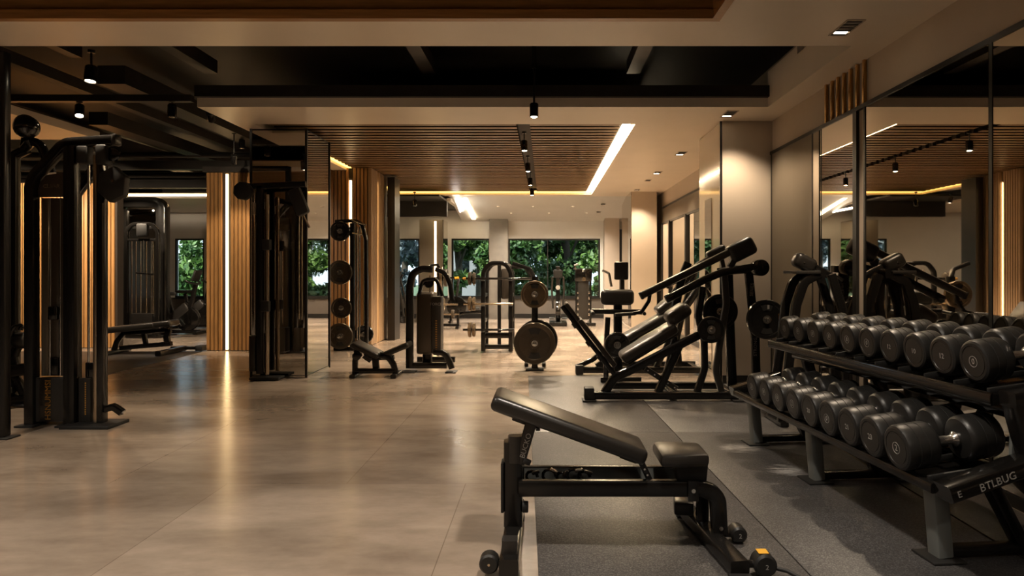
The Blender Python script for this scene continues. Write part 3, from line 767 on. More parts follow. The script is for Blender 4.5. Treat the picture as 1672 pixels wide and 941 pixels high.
# ================================================================== incline lever machines (seat, foot sled, twin levers)
def lever_machine(Y, label, full=True):
    O = V((1.2, Y + .35, 0)); t = thing('lever_machine', label, 'exercise machine', O, 0, 'incline lever machines')
    Yb = Y + .62; Yc = Y + .26
    w = lambda x, y, d=0: W(x, y, Y) + V((0, d, 0))
    # floor frame
    m = MB(O); m.bar([(FX(962, Y), Y + .02, .055), (FX(1206, Y), Y + .02, .055)], .075, .075, Y3); m.build('base_rail', 'powder_black', t)
    m = MB(O); m.bar([(FX(962, Y) + .3, Yb, .055), (FX(1206, Y), Yb, .055)], .075, .075, Y3); m.build('base_rail', 'powder_black', t)
    for x in (FX(1200, Y), FX(1100, Y)):
        m = MB(O); m.bar([(x, Y + .06, .05), (x, Yb - .04, .05)], .07, .06, X3); m.build('cross_member', 'powder_black', t)
    m = MB(O); m.obox((FX(962, Y), Y + .02, .08), X3, Y3, (.10, .14, .12), .012); m.build('end_block', 'matte_black', t)
    for x in (FX(962, Y), FX(1206, Y)): MB(O).obox((x, Y + .02, .009), X3, Y3, (.14, .17, .017), .004).build('foot_pad', 'matte_black', t)
    # spine that carries the seat
    m = MB(O); m.bar([w(986, 648, .06), w(1004, 620, .06), w(1030, 608, .06), w(1140, 551, .06), w(1178, 533, .06)], .075, .085, Y3, .12, 8); m.build('spine', 'powder_black', t)
    m = MB(O); m.bar([w(1074, 648, .06), w(1112, 566, .06)], .07, .075, Y3); m.build('seat_post', 'powder_black', t)
    m = MB(O); m.bar([w(1056, 606, .10), w(1108, 640, .10)], .03, .055, Y3); m.build('adjuster_arm', 'graphite', t)
    m = MB(O)
    for k in range(5): cap_screw(m, w(1060, 609, .085).lerp(w(1104, 637, .085), k / 4), (0, -1, 0), .007)
    m.build('adjuster_pins', 'chrome', t)
    m = MB(O); m.tube([w(1104, 640, .08), w(1118, 648, .08)], .012, 0); m.build('adjuster_rod', 'chrome', t)
    if full:
        # foot sled leaning back, its plate in two steps
        f0, f1 = w(1010, 622, .06), w(918, 502, .06); d = (f1 - f0).normalized(); n = V((d.z, 0, -d.x)); n = n if n.x > 0 else -n
        m = MB(O); m.bar([f0, f1], .065, .05, Y3); m.build('sled_beam', 'powder_black', t)
        m = MB(O); m.obox(f0.lerp(f1, .45) + n * .055 + V((0, .14, 0)), d, Y3, (.60, .40, .055), .018); m.build('foot_plate', 'vinyl_brown', t)
        m = MB(O); m.obox(f0.lerp(f1, .87) + n * .045 + V((0, .14, 0)), d, Y3, (.24, .36, .045), .016); m.build('foot_plate', 'vinyl_brown', t)
        m = MB(O)
        for k in (.3, .5, .75): m.obox(f0.lerp(f1, k) - n * .03, d, Y3, (.06, .05, .02), .004)
        m.build('sled_stops', 'graphite', t)
    # seat pad and head pad
    s0, s1 = w(1018, 592, .22), w(1108, 537, .22); d = (s1 - s0).normalized(); n = V((-d.z, 0, d.x))
    m = MB(O); pad(m, (s0 + s1) / 2 + n * .0, d, Y3, ((s1 - s0).length, .36, .115), .045); m.build('seat', 'vinyl_brown', t)
    m = MB(O); m.obox((s0 + s1) / 2 - n * .07, d, Y3, ((s1 - s0).length * .9, .2, .025), .005); m.build('seat_frame', 'matte_black', t)
    h0, h1 = w(1098, 540, .22), w(1140, 512, .22); d = (h1 - h0).normalized(); n = V((-d.z, 0, d.x))
    m = MB(O); pad(m, (h0 + h1) / 2 + n * .07, d, Y3, (.27, .30, .15), .06); m.build('head_pad', 'vinyl_brown', t)
    # frame legs
    m = MB(O); m.bar([w(1138, 650, .06), w(1153, 606, .06), w(1152, 560, .06), w(1142, 520, .06), w(1150, 470, .06)], .065, .065, Y3, .3, 8); m.build('frame_leg', 'powder_black', t)
    m = MB(O); m.bar([w(1184, 650, .10), w(1172, 610, .10), w(1180, 560, .10), w(1190, 500, .10), w(1186, 440, .10)], .065, .062, Y3, .3, 8); m.build('frame_leg', 'graphite', t)
    m = MB(O); m.bar([w(1108, 560, .5), w(1128, 460, .5), w(1140, 430, .5)], .07, .085, Y3, .1); m.build('frame_leg', 'powder_black', t)
    m = MB(O); m.bar([w(1100, 640, .56), w(1120, 560, .56), w(1108, 555, .5)], .065, .065, Y3, .1); m.build('frame_leg', 'powder_black', t)
    if full:
        m = MB(O); m.bar([w(1222, 655, .60), w(1218, 560, .60), w(1214, 440, .60)], .075, .10, Y3); m.build('tall_leg', 'powder_black', t)
        m = MB(O); m.bar([w(1250, 655, .30), w(1248, 560, .30), w(1236, 440, .30)], .055, .085, Y3); tl = m.build('tall_leg', 'powder_black', t)
        MB(O).text('SERIES', w(1241, 476, .30) + V((0, -.0285, 0)), (.08, 0, 1), (-1, 0, .08), .05, .001).build('lettering', 'white_print', tl)
        MB(O).text('STRONG', w(1247, 573, .30) + V((0, -.0285, 0)), (.02, 0, 1), (-1, 0, .02), .05, .001).build('lettering', 'white_print', tl)
        m = MB(O); m.bar([(FX(1216, Y), Y + .30, .04), (FX(1252, Y), Y + .30, .04)], .08, .06, Y3); m.bar([(FX(1222, Y), Y + .1, .04), (FX(1222, Y), Y + .64, .04)], .08, .06, X3); m.build('cross_member', 'powder_black', t)
    if full:
        # upper lever (two tubes) with its end block
        for dy, sx in ((.10, 0), (.46, 1)):
            u0, u1 = (w(1048, 486, dy), w(1206, 408, dy)) if sx == 0 else (w(1100, 470, dy), w(1196, 412, dy))
            m = MB(O); m.bar([u0, u1], .075, .075, Y3, ch=.022); lv = m.build('upper_lever', 'gloss_black' if sx else 'graphite', t)
            dd = (u1 - u0).normalized()
            m = MB(O); m.obox(u0 + dd * .01, dd, Y3, (.03, .082, .082), .012); m.build('lever_cap', 'matte_black', lv)
        e0, e1 = w(1190, 413, .12), w(1236, 400, .12); d = (w(1206, 408) - w(1048, 486)).normalized(); n = V((-d.z, 0, d.x))
        m = MB(O); m.obox(w(1216, 409, .13) + n * .0, d, Y3, (.29, .17, .19), .05, 4); m.build('lever_block', 'vinyl', t)
        m = MB(O); cap_screw(m, w(1222, 411, .06), (0, -1, 0), .008); cap_screw(m, w(1234, 408, .06), (0, -1, 0), .008); m.build('bolt', 'chrome', t)
        m = MB(O); pad(m, w(1188, 412, .46), d, Y3, (.22, .13, .10), .035); m.build('lever_block', 'vinyl', t)
        # lower lever with pivot drum
        m = MB(O); m.bar([w(1094, 489, .06), w(1152, 459, .06), w(1180, 447, .06), w(1236, 437, .06)], .07, .075, Y3, .12, 8); lv = m.build('lower_lever', 'powder_black', t)
        m = MB(O); m.cyl(w(1090, 491, .06) - d * .012, w(1094, 489, .06) + d * .05, .044, n=18, bev=.008); m.build('lever_cap', 'gloss_black', lv)
        m = MB(O); m.cyl(w(1243, 439, -.01), w(1243, 439, .13), .085, n=32, bev=.012); m.build('pivot_drum', 'gloss_black', t)
        m = MB(O); m.bar([w(1180, 446, .14), w(1243, 441, .34), w(1230, 441, .62)], .08, .07, Z3, .05); m.build('pivot_yoke', 'powder_black', t)
        m = MB(O); m.bar([w(1196, 438, .1), w(1212, 412, .1)], .06, .06, Y3); m.bar([w(1206, 440, .6), w(1196, 415, .48)], .05, .05, Y3); m.build('lever_link', 'graphite', t)
        # handle hanging from the upper lever
        m = MB(O); m.bar([w(1064, 480, .10), w(1062, 494, .10), w(1050, 512, .10), w(1036, 515, .10)], .04, .035, Y3, .05); m.build('lever_handle', 'powder_black', t)
        m = MB(O); m.tube([w(1040, 515, .10), w(1006, 517, .10)], .019, 0); m.build('grip', 'rubber', t)
        # plate horns (along the depth)
        for (px, py, y0, y1) in ((1160, 540, -.06, .10), (1245, 522, -.20, .27)):
            a = w(px, py); m = MB(O); m.cyl(a + V((0, y0, 0)), a + V((0, y1, 0)), HR, n=18, bev=.004); m.cyl(a + V((0, y1 - .012, 0)), a + V((0, y1, 0)), .045, n=18); m.build('plate_horn', 'chrome', t)
        a = w(1187, 515); m = MB(O); m.cyl(a + V((.05, .36, 0)), a + V((.05, .57, 0)), HR, n=18, bev=.004); m.build('plate_horn', 'brushed', t)
    return t
LY = 6.94
lm = lever_machine(LY, 'incline lever machine with black head block standing by the dumbbell rack')
a = W(1160, 540, LY); plate(a + V((0, -.02, 0)), Y3, .136, 'gloss_plate', 'small glossy black plate beside the head pad of the lever machine', 'plates on the lever machines', .04)
a = W(1245, 522, LY); pl = plate(a + V((0, -.12, 0)), Y3, .198, 'gloss_plate', 'large glossy black plate with a pale tab on the tall leg of the lever machine', 'plates on the lever machines', .05)
MB().box((.125, -.0262, .03), (.03, .002, .055), .0005).build('pale_tab', 'brass', pl)
MB().box((.012, -.0262, .125), (.02, .002, .04), .0005).build('pale_tab', 'white_print', pl)
a = W(1187, 515, LY); plate(a + V((.05, .47, 0)), Y3, .19, 'gloss_plate', 'black plate between the frame legs of the lever machine', 'plates on the lever machines', .05)
# the second machine, behind: a plain incline bench on the same sort of frame
Y = 8.72; O = V((1.2, Y + .35, 0)); w = lambda x, y, d=0: W(x, y, Y) + V((0, d, 0))
t = thing('incline_bench', 'long padded incline bench behind the lever machine and before the pillar with the mirror slot', 'bench', O)
m = MB(O); m.bar([w(946, 606, .02), w(1150, 606, .02)], .075, .08, Y3); m.build('base_rail', 'powder_black', t)
m = MB(O); m.bar([w(1010, 606, .55), w(1150, 606, .55)], .075, .08, Y3); m.build('base_rail', 'powder_black', t)
m = MB(O); m.bar([w(1140, 606, .05), w(1140, 606, .52)], .07, .06, X3); m.build('cross_member', 'powder_black', t)
m = MB(O); m.obox(w(946, 605, .02), X3, Y3, (.10, .14, .12), .012); m.build('end_block', 'matte_black', t)
m = MB(O); m.bar([w(944, 600, .02), w(968, 590, .06), w(1000, 566, .08)], .05, .06, Y3, .08); m.build('toe_bar', 'powder_black', t)
m = MB(O); m.bar([w(975, 602, .06), w(1003, 584, .06), w(1100, 532, .06), w(1146, 470, .10)], .075, .09, Y3, .15, 8); m.build('spine', 'powder_black', t)
s0, s1 = w(1000, 572, .24), w(1094, 518, .24); d = (s1 - s0).normalized(); n = V((-d.z, 0, d.x))
m = MB(O); pad(m, (s0 + s1) / 2, d, Y3, ((s1 - s0).length, .38, .12), .045); m.build('seat', 'vinyl', t)
h0, h1 = w(1080, 516, .24), w(1112, 488, .24); d = (h1 - h0).normalized(); n = V((-d.z, 0, d.x))
m = MB(O); pad(m, (h0 + h1) / 2 + n * .03, d, Y3, (.34, .34, .11), .045); m.build('head_pad', 'vinyl', t)
m = MB(O); m.bar([w(1072, 604, .06), w(1104, 540, .06)], .07, .07, Y3); m.build('seat_post', 'powder_black', t)
m = MB(O); m.bar([w(1122, 604, .5), w(1118, 560, .5), w(1132, 500, .5), w(1146, 446, .4)], .07, .07, Y3, .2); m.build('frame_leg', 'powder_black', t)
m = MB(O); m.bar([w(1090, 520, .44), w(1112, 478, .44), w(1146, 446, .4)], .06, .06, Y3, .1); m.build('frame_leg', 'powder_black', t)

# ================================================================== seated machine with a round plate, behind the sled
Y = 8.2; O = V((FX(1012, Y), Y, 0))
t = thing('seated_press_machine', 'seated press machine with wide back pad seen between the sled and the beige pillar', 'exercise machine', O)
w = lambda x, y, d=0: W(x, y, Y) + V((0, d, 0))
m = MB(O); pad(m, w(1008, 487), X3, Y3, (.40, .12, .19), .055); m.build('back_pad', 'vinyl', t)
m = MB(O); m.bar([w(1010, 478, .09), w(1010, 590, .09), V((O.x, Y + .09, .03))], .10, .10, X3); m.build('column', 'powder_black', t)
m = MB(O); m.bar([w(966, 510), w(1048, 511)], .08, .06, Y3); m.build('cross_bar', 'powder_black', t)
for x in (966, 1048):
    m = MB(O); m.tube([w(x, 510, -.02), w(x, 512, -.22)], .022, 0, 12, X3); m.build('grip', 'rubber', t)
m = MB(O); m.tube([w(1000, 470, .12), w(996, 448, .12), w(985, 443, .12)], .016, .03); m.build('hook_handle', 'chrome', t)
m = MB(O); m.bar([w(1018, 478, .12), w(1018, 432, .12)], .05, .05, Y3); m.obox(w(1016, 444, .10), X3, Z3, (.17, .22, .06), .02); m.build('head_post', 'graphite', t)
m = MB(O); m.bar([w(993, 520, .03), w(990, 570, .03), V((w(988, 0).x, Y - .1, .03))], .06, .06, Y3); m.build('front_leg', 'powder_black', t)
m = MB(O); m.bar([(O.x - .24, Y - .1, .035), (O.x + .24, Y - .1, .035)], .08, .06, Y3); m.bar([(O.x, Y - .1, .035), (O.x, Y + .28, .035)], .08, .06, X3); m.build('base_frame', 'powder_black', t)
a = w(1005, 562, -.18); m = MB(O); m.cyl(a + V((0, -.06, 0)), a + V((0, .16, 0)), HR, n=16); m.build('plate_horn', 'chrome', t)
plate(a + V((0, -.01, 0)), Y3, .150, 'gloss_plate', 'glossy black plate low on the seated press machine', 'plates on the seated press', .05)
plate(a + V((0, .06, 0)), Y3, .140, 'gloss_plate', 'second black plate low on the seated press machine, tucked behind the first', 'plates on the seated press', .05)

# ================================================================== narrow lever stand between the rack and the bronze panel
Y = 5.86; O = V((FX(1335, Y), Y + .12, 0)); w = lambda x, y, d=0: W(x, y, Y) + V((0, d, 0))
t = thing('lever_stand', 'black A-frame lever stand behind the far end of the dumbbell rack', 'exercise machine', O)
for d_ in (0, .26):
    m = MB(O); m.bar([V((FX(1276, Y), Y + d_, .03)), w(1300, 500, d_), w(1313, 462, d_), w(1338, 449, d_)], .055, .075, Y3, .10, 8); m.build('leg', 'powder_black', t)
    m = MB(O); m.bar([V((FX(1386, Y), Y + d_, .03)), w(1376, 510, d_), w(1357, 450, d_)], .055, .07, Y3, .06); m.build('leg', 'powder_black', t)
for x in (1276, 1386):
    m = MB(O); m.bar([(FX(x, Y), Y - .08, .022), (FX(x, Y), Y + .34, .022)], .07, .04, X3); m.build('foot_bar', 'powder_black', t)
m = MB(O); m.obox(w(1318, 447, .13), X3, Y3, (.21, .34, .03), .008); m.build('top_plate', 'graphite', t)
m = MB(O); m.bar([w(1340, 449, -.02), w(1340, 449, .28)], .08, .08, X3); m.build('pivot_bar', 'powder_black', t)
d = (w(1384, 462) - w(1322, 430)).normalized()
m = MB(O); m.bar([w(1330, 434, .13), w(1384, 462, .13)], .06, .06, Y3, ch=.018); m.build('lever', 'gloss_black', t)
m = MB(O); m.obox(w(1322, 431, .13), d, Y3, (.20, .13, .13), .042, 4); m.build('lever_block', 'vinyl', t)
m = MB(O); cap_screw(m, w(1318, 431, .065), (0, -1, 0), .007); m.build('bolt', 'chrome', t)
# ================================================================== plate tree in the middle of the floor
Y = 9.0; O = V((FX(873, Y), Y + .18, 0)); w = lambda x, y, d=0: W(x, y, Y) + V((0, d, 0))
t = thing('plate_tree', 'single-post plate tree loaded with two round plates in the middle of the room', 'plate rack', O)
MB(O).bar([(O.x, O.y, .02), (O.x, O.y, FZ(452, Y))], .085, .085, Y3).build('post', 'powder_black', t)
MB(O).obox((O.x, O.y, .011), X3, Y3, (.24, .24, .02), .006).build('base_plate', 'matte_black', t)
m = MB(O); m.bar([(O.x - .12, O.y + .15, .04), (O.x - .12, O.y + .55, .04), (O.x + .12, O.y + .55, .04), (O.x + .12, O.y + .15, .04)], .05, .05, Z3); m.bar([(O.x, O.y + .04, .04), (O.x, O.y + .53, .04)], .05, .05, X3); m.build('base_frame', 'powder_black', t)
m = MB(O); m.bar([(O.x, O.y, FZ(456, Y)), (O.x - .06, O.y + .05, FZ(440, Y)), (O.x - .30, O.y + .1, FZ(430, Y))], .06, .05, Y3, .06); m.build('top_arm', 'powder_black', t)
big = w(873, 561); small = w(873, 481)
for a, ln in ((big, -.05), (small, -.05)):
    m = MB(O); m.cyl((a.x, O.y - .04, a.z), (a.x, Y - .10, a.z), HR, n=18, bev=.004); m.build('plate_horn', 'chrome', t)
m = MB(O); m.cyl((big.x + .03, O.y + .04, big.z + .01), (big.x + .03, O.y + .24, big.z + .01), HR, n=18); m.build('plate_horn', 'chrome', t)
plate((big.x, Y + .02, big.z), Y3, .275, 'iron_plate', 'largest round plate, low on the plate tree in the middle of the room', 'plates on the plate tree', .06)
plate((small.x, Y + .02, small.z), Y3, .182, 'bronze_plate', 'bronze-tinted smaller plate, high on the plate tree in the middle of the room', 'plates on the plate tree', .05)
plate((big.x + .03, O.y + .14, big.z + .01), Y3, .28, 'gloss_plate', 'dark plate behind the largest plate of the plate tree', 'plates on the plate tree', .06)

# ================================================================== arched rack of fixed barbells
Y = 11.1; O = V((FX(807, Y), Y + .3, 0)); w = lambda x, y, d=0: W(x, y, Y) + V((0, d, 0))
t = thing('barbell_rack', 'arched black rack holding bars behind the plate tree', 'barbell rack', O)
def arch(y, name):
    m = MB(O); m.bar([(FX(789, Y), y, .02), (FX(789, Y), y, FZ(444, Y)), (FX(800, Y), y, FZ(430, Y)), (FX(826, Y), y, FZ(430, Y)), (FX(834, Y), y, FZ(446, Y)), (FX(834, Y), y, .02)], .07, .07, Y3, .14, 8)
    return m.build(name, 'powder_black', t)
arch(Y, 'arch_frame'); arch(Y + .6, 'arch_frame')
for zz in (.06, .50, .92):
    m = MB(O); m.bar([(FX(789, Y), Y + .04, zz), (FX(789, Y), Y + .56, zz)], .05, .06, X3); m.build('side_rail', 'powder_black', t)
    m = MB(O); m.bar([(FX(834, Y), Y + .04, zz), (FX(834, Y), Y + .56, zz)], .05, .06, X3); m.build('side_rail', 'powder_black', t)
m = MB(O); m.bar([(FX(789, Y), Y + .02, .09), (FX(834, Y), Y + .02, .09)], .06, .07, Y3); m.build('foot_bar', 'powder_black', t)
m = MB(O); m.bar([(FX(789, Y), Y + .02, FZ(548, Y)), (FX(834, Y), Y + .02, FZ(548, Y))], .06, .09, Y3); m.build('lower_shelf', 'powder_black', t)
m = MB(O); m.bar([(FX(812, Y), Y + .5, .05), (FX(812, Y), Y + .5, FZ(432, Y))], .06, .06, Y3); m.build('rear_post', 'powder_black', t)
m = MB(O); m.obox((FX(822, Y), Y + .52, FZ(465, Y)), X3, Z3, (.14, .52, .06), .03); m.build('back_pad', 'vinyl_brown', t)
m = MB(O); m.bar([(FX(834, Y), Y + .3, FZ(436, Y)), (FX(856, Y), Y + .3, FZ(436, Y)), (FX(866, Y), Y + .3, FZ(448, Y)), (FX(866, Y), Y + .3, FZ(462, Y))], .05, .06, Y3, .06); m.build('top_arm', 'powder_black', t)
for k, zz in enumerate((FZ(455, Y), FZ(496, Y), FZ(538, Y))):
    for x in (FX(789, Y), FX(834, Y)):
        MB(O).obox((x, Y - .075, zz - .03), X3, Y3, (.05, .09, .02), .004).build('bar_hook', 'matte_black', t)
    xe = (FX(872, Y), FX(838, Y), FX(840, Y))[k]; x0 = (FX(757, Y), FX(758, Y), FX(757, Y))[k]
    bb = thing('barbell', 'short fixed barbell on the arched rack, %s hook row' % ['top', 'middle', 'bottom'][k], 'barbell', (FX(800, Y), Y - .09, zz), 0, 'barbells on the arched rack')
    MB(bb.location).cyl((x0, Y - .09, zz), (xe, Y - .09, zz), .018, n=14, bev=.003).build('bar', 'brushed' if k == 1 else 'gloss_black', bb)
    r = (.105, .115, .120)[k]; xc = FX(770, Y)
    for dx, rr in ((0, r), (.065, r * .92)):
        MB(bb.location).lathe([(.0185, 0), (rr * .5, 0), (rr * .62, .01), (rr - .012, .01), (rr, .02), (rr, .05), (rr - .012, .058), (.0185, .058)], (xc - .05 + dx, Y - .09, zz), X3, 28, True).build('plate', 'bronze_plate' if k else 'iron_plate', bb)
    if k == 0: MB(bb.location).cyl((x0 - .001, Y - .09, zz), (x0 + .05, Y - .09, zz), .022, n=14).build('sleeve_end', 'amber_print', bb)

# ================================================================== upright selectorized machine
Y = 8.95; O = V((FX(702, Y), Y + .3, 0)); w = lambda x, y, d=0: W(x, y, Y) + V((0, d, 0))
t = thing('weight_stack_machine', 'compact weight stack machine with arched frame beside the small V-shaped bench', 'exercise machine', O)
m = MB(O); m.bar([w(669, 601), w(669, 470), w(674, 446), w(690, 439), w(706, 440)], .10, .09, Y3, .12, 8); m.build('main_frame', 'powder_black', t)
m = MB(O); m.bar([w(684, 482, .02), w(690, 458, .02), w(712, 455, .02), w(722, 484, .02)], .07, .045, Y3, .07, 8); m.build('front_arch', 'gloss_black', t)
m = MB(O); m.bar([w(706, 440, .25), w(722, 445, .25), w(731, 465, .25), w(734, 492, .25)], .07, .06, Y3, .12, 8); m.build('rear_arch', 'powder_black', t)
m = MB(O); m.bar([w(668, 597), w(730, 597)], .08, .075, Y3); m.build('base_rail', 'powder_black', t)
m = MB(O); m.bar([w(708, 575), w(726, 576), w(734, 590), w(738, 602)], .08, .075, Y3, .10, 8); m.build('curved_foot', 'powder_black', t)
m = MB(O); m.obox(V((FX(669, Y), Y, .008)), X3, Y3, (.16, .20, .015), .004); m.build('foot_plate', 'matte_black', t)
m = MB(O); m.obox(V((FX(737, Y), Y, .008)), X3, Y3, (.14, .20, .015), .004); m.build('foot_plate', 'matte_black', t)
m = MB(O); m.bar([w(669, 596, .55), w(734, 596, .55)], .08, .075, Y3); m.build('base_rail', 'powder_black', t)
m = MB(O); m.span((FX(678, Y), Y + .06, FZ(580, Y)), (FX(706, Y), Y + .42, FZ(478, Y)), .03, 3); m.build('shroud', 'shroud', t)
m = MB(O); m.prism([(FX(704, Y), FZ(577, Y)), (FX(716, Y), FZ(583, Y)), (FX(720, Y), FZ(575, Y)), (FX(720, Y), FZ(485, Y)), (FX(704, Y), FZ(485, Y))], (0, Y + .12, 0), X3, Z3, .24, .012); fr = m.build('stack_cover', 'graphite', t)
m = MB(O)
for k in range(14): m.span((FX(711, Y), Y - .004, FZ(524 + k * 3.6, Y) - .008), (FX(713.5, Y), Y + .001, FZ(524 + k * 3.6, Y) + .004))
m.build('weight_marks', 'amber_print', fr)
MB(O).text('FORCE', w(712, 497, -.0005), X3, Z3, .05, .001).build('lettering', 'white_print', fr)
m = MB(O); m.bar([w(694, 580, .2), w(694, 597, .2)], .12, .12, Y3); m.build('stack_foot', 'powder_black', t)
m = MB(O); m.tube([w(700, 450, .1), w(700, 480, .1)], .012, 0); m.build('cable', 'chrome', t)
m = MB(O); m.lathe([(0, 0), (.06, 0), (.07, .01), (.055, .02), (.07, .03), (.06, .04), (0, .04)], w(698, 462, .08), Y3, 24); m.build('pulley', 'gloss_black', t)
m = MB(O); m.bar([w(672, 583, .10), w(664, 586, .10)], .04, .05, Y3); m.build('lever_stub', 'powder_black', t)

# ================================================================== small V-shaped bench
Y = 8.55; O = V((FX(612, Y), Y + .12, 0)); w = lambda x, y, d=0: W(x, y, Y) + V((0, d, 0))
t = thing('folding_bench', 'small bench with V-shaped two-piece pad before the timber column', 'bench', O)
def slab(a, b, wd, th, name):
    d = (b - a).normalized()
    m = MB(O); pad(m, (a + b) / 2 + V((0, .12, 0)), d, Y3, ((b - a).length, wd, th), th * .38); return m.build(name, 'vinyl', t)
slab(w(574, 562), w(618, 583), .34, .075, 'back_pad'); slab(w(620, 583), w(667, 563), .30, .07, 'seat')
m = MB(O); m.bar([w(590, 574, .12), w(600, 586, .12), w(640, 586, .12)], .06, .06, Y3, .05); m.build('pad_frame', 'powder_black', t)
m = MB(O); m.bar([w(583, 572, .0), w(580, 590, .0), w(580, 611, .0)], .06, .065, Y3, .08); m.build('leg', 'powder_black', t)
m = MB(O); m.bar([w(620, 580, .0), w(634, 583, .0), w(643, 596, .0), w(646, 611, .0)], .06, .07, Y3, .10, 8); m.build('leg', 'powder_black', t)
m = MB(O); m.bar([w(580, 606), w(645, 606)], .065, .06, Y3); m.build('base_rail', 'powder_black', t)
m = MB(O); m.bar([w(610, 584, .08), w(612, 606, .08)], .07, .08, Y3); m.build('post', 'powder_black', t)
m = MB(O); m.cyl(w(584, 581, -.06), w(584, 581, .02), .055, n=20, bev=.008); m.build('pivot_drum', 'gloss_black', t)
m = MB(O); m.bar([w(594, 582, -.03), w(606, 590, -.03)], .03, .04, Y3); m.build('adjuster_arm', 'graphite', t)
for px in (580, 646):
    m = MB(O); m.bar([(FX(px, Y), Y - .14, .025), (FX(px, Y), Y + .28, .025)], .07, .045, X3); m.build('foot_bar', 'powder_black', t)

# ================================================================== plate stand before the timber column
Y = 11.3; O = V((FX(573, Y), Y + .25, 0)); w = lambda x, y, d=0: W(x, y, Y) + V((0, d, 0))
t = thing('plate_stand', 'tall plate stand with three stacked horns before the timber column', 'plate rack', O)
m = MB(O); m.bar([w(574, 574, .06), w(574, 364, .06)], .10, .08, Y3); m.build('post', 'powder_black', t)
m = MB(O); m.bar([w(546, 362, .06), w(578, 360, .06), w(590, 366, .06), w(596, 392, .06), w(597, 572, .06)], .07, .06, Y3, .15, 8); m.build('rear_frame', 'powder_black', t)
m = MB(O); m.tube([w(575, 360, -.02), w(590, 365, -.02), w(598, 368, -.02)], .014, .02); m.tube([w(576, 381, -.02), w(592, 384, -.02)], .014, 0); m.build('handle', 'chrome', t)
m = MB(O); m.bar([w(543, 570, .10), w(600, 570, .10)], .11, .06, Y3); m.build('base_rail', 'powder_black', t)
m = MB(O); m.bar([w(592, 570, .16), w(592, 570, .45)], .08, .06, X3); m.build('base_rail', 'powder_black', t)
for i, x in enumerate((581, 585)):
    m = MB(O); m.tube([w(x, 370, .08), w(x, 568, .08)], .011, 0); m.build('guide_rod', 'chrome', t)
PS = [(556, 378, .165, 'gloss_plate', 'dark plate at the head of the plate stand by the timber column'),
      (556, 445, .20, 'iron_plate', 'highest shiny plate on the open horns of the plate stand by the timber column'),
      (558, 503, .17, 'iron_plate', 'plate in the middle of the plate stand by the timber column'),
      (556, 549, .215, 'iron_plate', 'biggest plate, at the foot of the plate stand by the timber column')]
for (x, y, r, mt, lb) in PS:
    a = w(x, y)
    MB(O).cyl(a + V((0, -.12, 0)), a + V((0, .06, 0)), HR, n=18, bev=.004).build('plate_horn', 'chrome', t)
    m = MB(O); m.bar([a + V((-.03, .07, 0)), w(574, y, .07)], .05, .06, Y3); m.build('horn_arm', 'powder_black', t)
    plate(a + V((0, -.02, 0)), Y3, r, mt, lb, 'plates on the plate stand', .05)
a = w(589, 548, .22); plate(a, Y3, .155, 'gloss_plate', 'dark plate leaning at the back of the plate stand by the timber column', 'plates on the plate stand', .05)
MB(O).cyl(a + V((0, -.16, 0)), a + V((0, .03, 0)), HR, n=18).build('plate_horn', 'chrome', t)

# ================================================================== cable tower before the mirrored column
Y = 8.34; O = V((FX(430, Y), Y, 0)); w = lambda x, y, d=0: W(x, y, Y) + V((0, d, 0))
t = thing('cable_post', 'slim cable post standing against the mirrored column', 'cable machine', O)
MB(O).bar([w(425, 610), w(425, 304)], .07, .085, Y3).build('upright', 'powder_black', t)
MB(O).tube([w(436.5, 612), w(436.5, 318)], .026, 0).build('guide_post', 'brushed', t)
m = MB(O); m.bar([w(388, 306), w(500, 301)], .07, .075, Y3); m.build('top_arm', 'powder_black', t)
m = MB(O); m.obox(w(436, 617), X3, Y3, (.36, .20, .03), .006); m.build('base_plate', 'matte_black', t)
m = MB(O); m.prism([(.115 * math.cos(a), .115 * math.sin(a)) for a in [k * PI / 4 + .3 for k in range(8)]], w(401, 313, -.06), X3, Z3, .09, .012); m.build('pulley_housing', 'matte_black', t)
m = MB(O); m.obox(w(489, 330, -.02), V((.4, 0, -1)), Y3, (.34, .09, .16), .03); m.build('pulley_housing', 'matte_black', t)
m = MB(O); m.tube([w(494, 348, -.02), w(506, 372, -.02)], .014, 0); m.build('cable_stop', 'chrome', t)
m = MB(O); m.span(w(409, 606, -.05), w(419, 548, .05), .006); m.build('weight_stack', 'graphite', t)
for x in (411, 416):
    m = MB(O); m.tube([w(x, 548), w(x, 312)], .008, 0); m.build('guide_rod', 'chrome', t)
for k, (dx, dy) in enumerate(((430, 400), (428, 500))): MB(O).obox(w(dx + 8, dy, -.045), X3, Z3, (.10, .13, .07), .012).build('carriage', 'matte_black', t)
# ================================================================== tall double cable tower
Y = 5.9; O = V((FX(118, Y), Y, 0)); w = lambda x, y, d=0: W(x, y, Y) + V((0, d, 0))
t = thing('cable_tower', 'tall black cable tower with two weight stacks beside the slim black post', 'cable machine', O)
m = MB(O); m.bar([w(52, 692), w(52, 306), w(58, 288), w(102, 240), w(112, 234), w(188, 229)], .09, .085, Y3, .10, 8); m.build('main_frame', 'powder_black', t)
m = MB(O); m.obox(w(190, 229), V((1, 0, .04)), Y3, (.05, .10, .10), .02); m.build('frame_cap', 'graphite', t)
m = MB(O); m.bar([w(117, 692), w(117, 238)], .09, .10, Y3); m.build('centre_post', 'powder_black', t)
m = MB(O); m.bar([w(52, 692, .55), w(52, 306, .55), w(102, 240, .55), w(117, 240, .55)], .07, .085, Y3, .10, 6); m.build('rear_frame', 'powder_black', t)
for x, z in ((52, FZ(690, Y)), (117, FZ(240, Y)), (52, FZ(306, Y))):
    zz = .05 if z < .2 else z
    m = MB(O); m.bar([(FX(x, Y), Y + .05, zz), (FX(x, Y), Y + .52, zz)], .07, .07, X3); m.build('cross_member', 'powder_black', t)
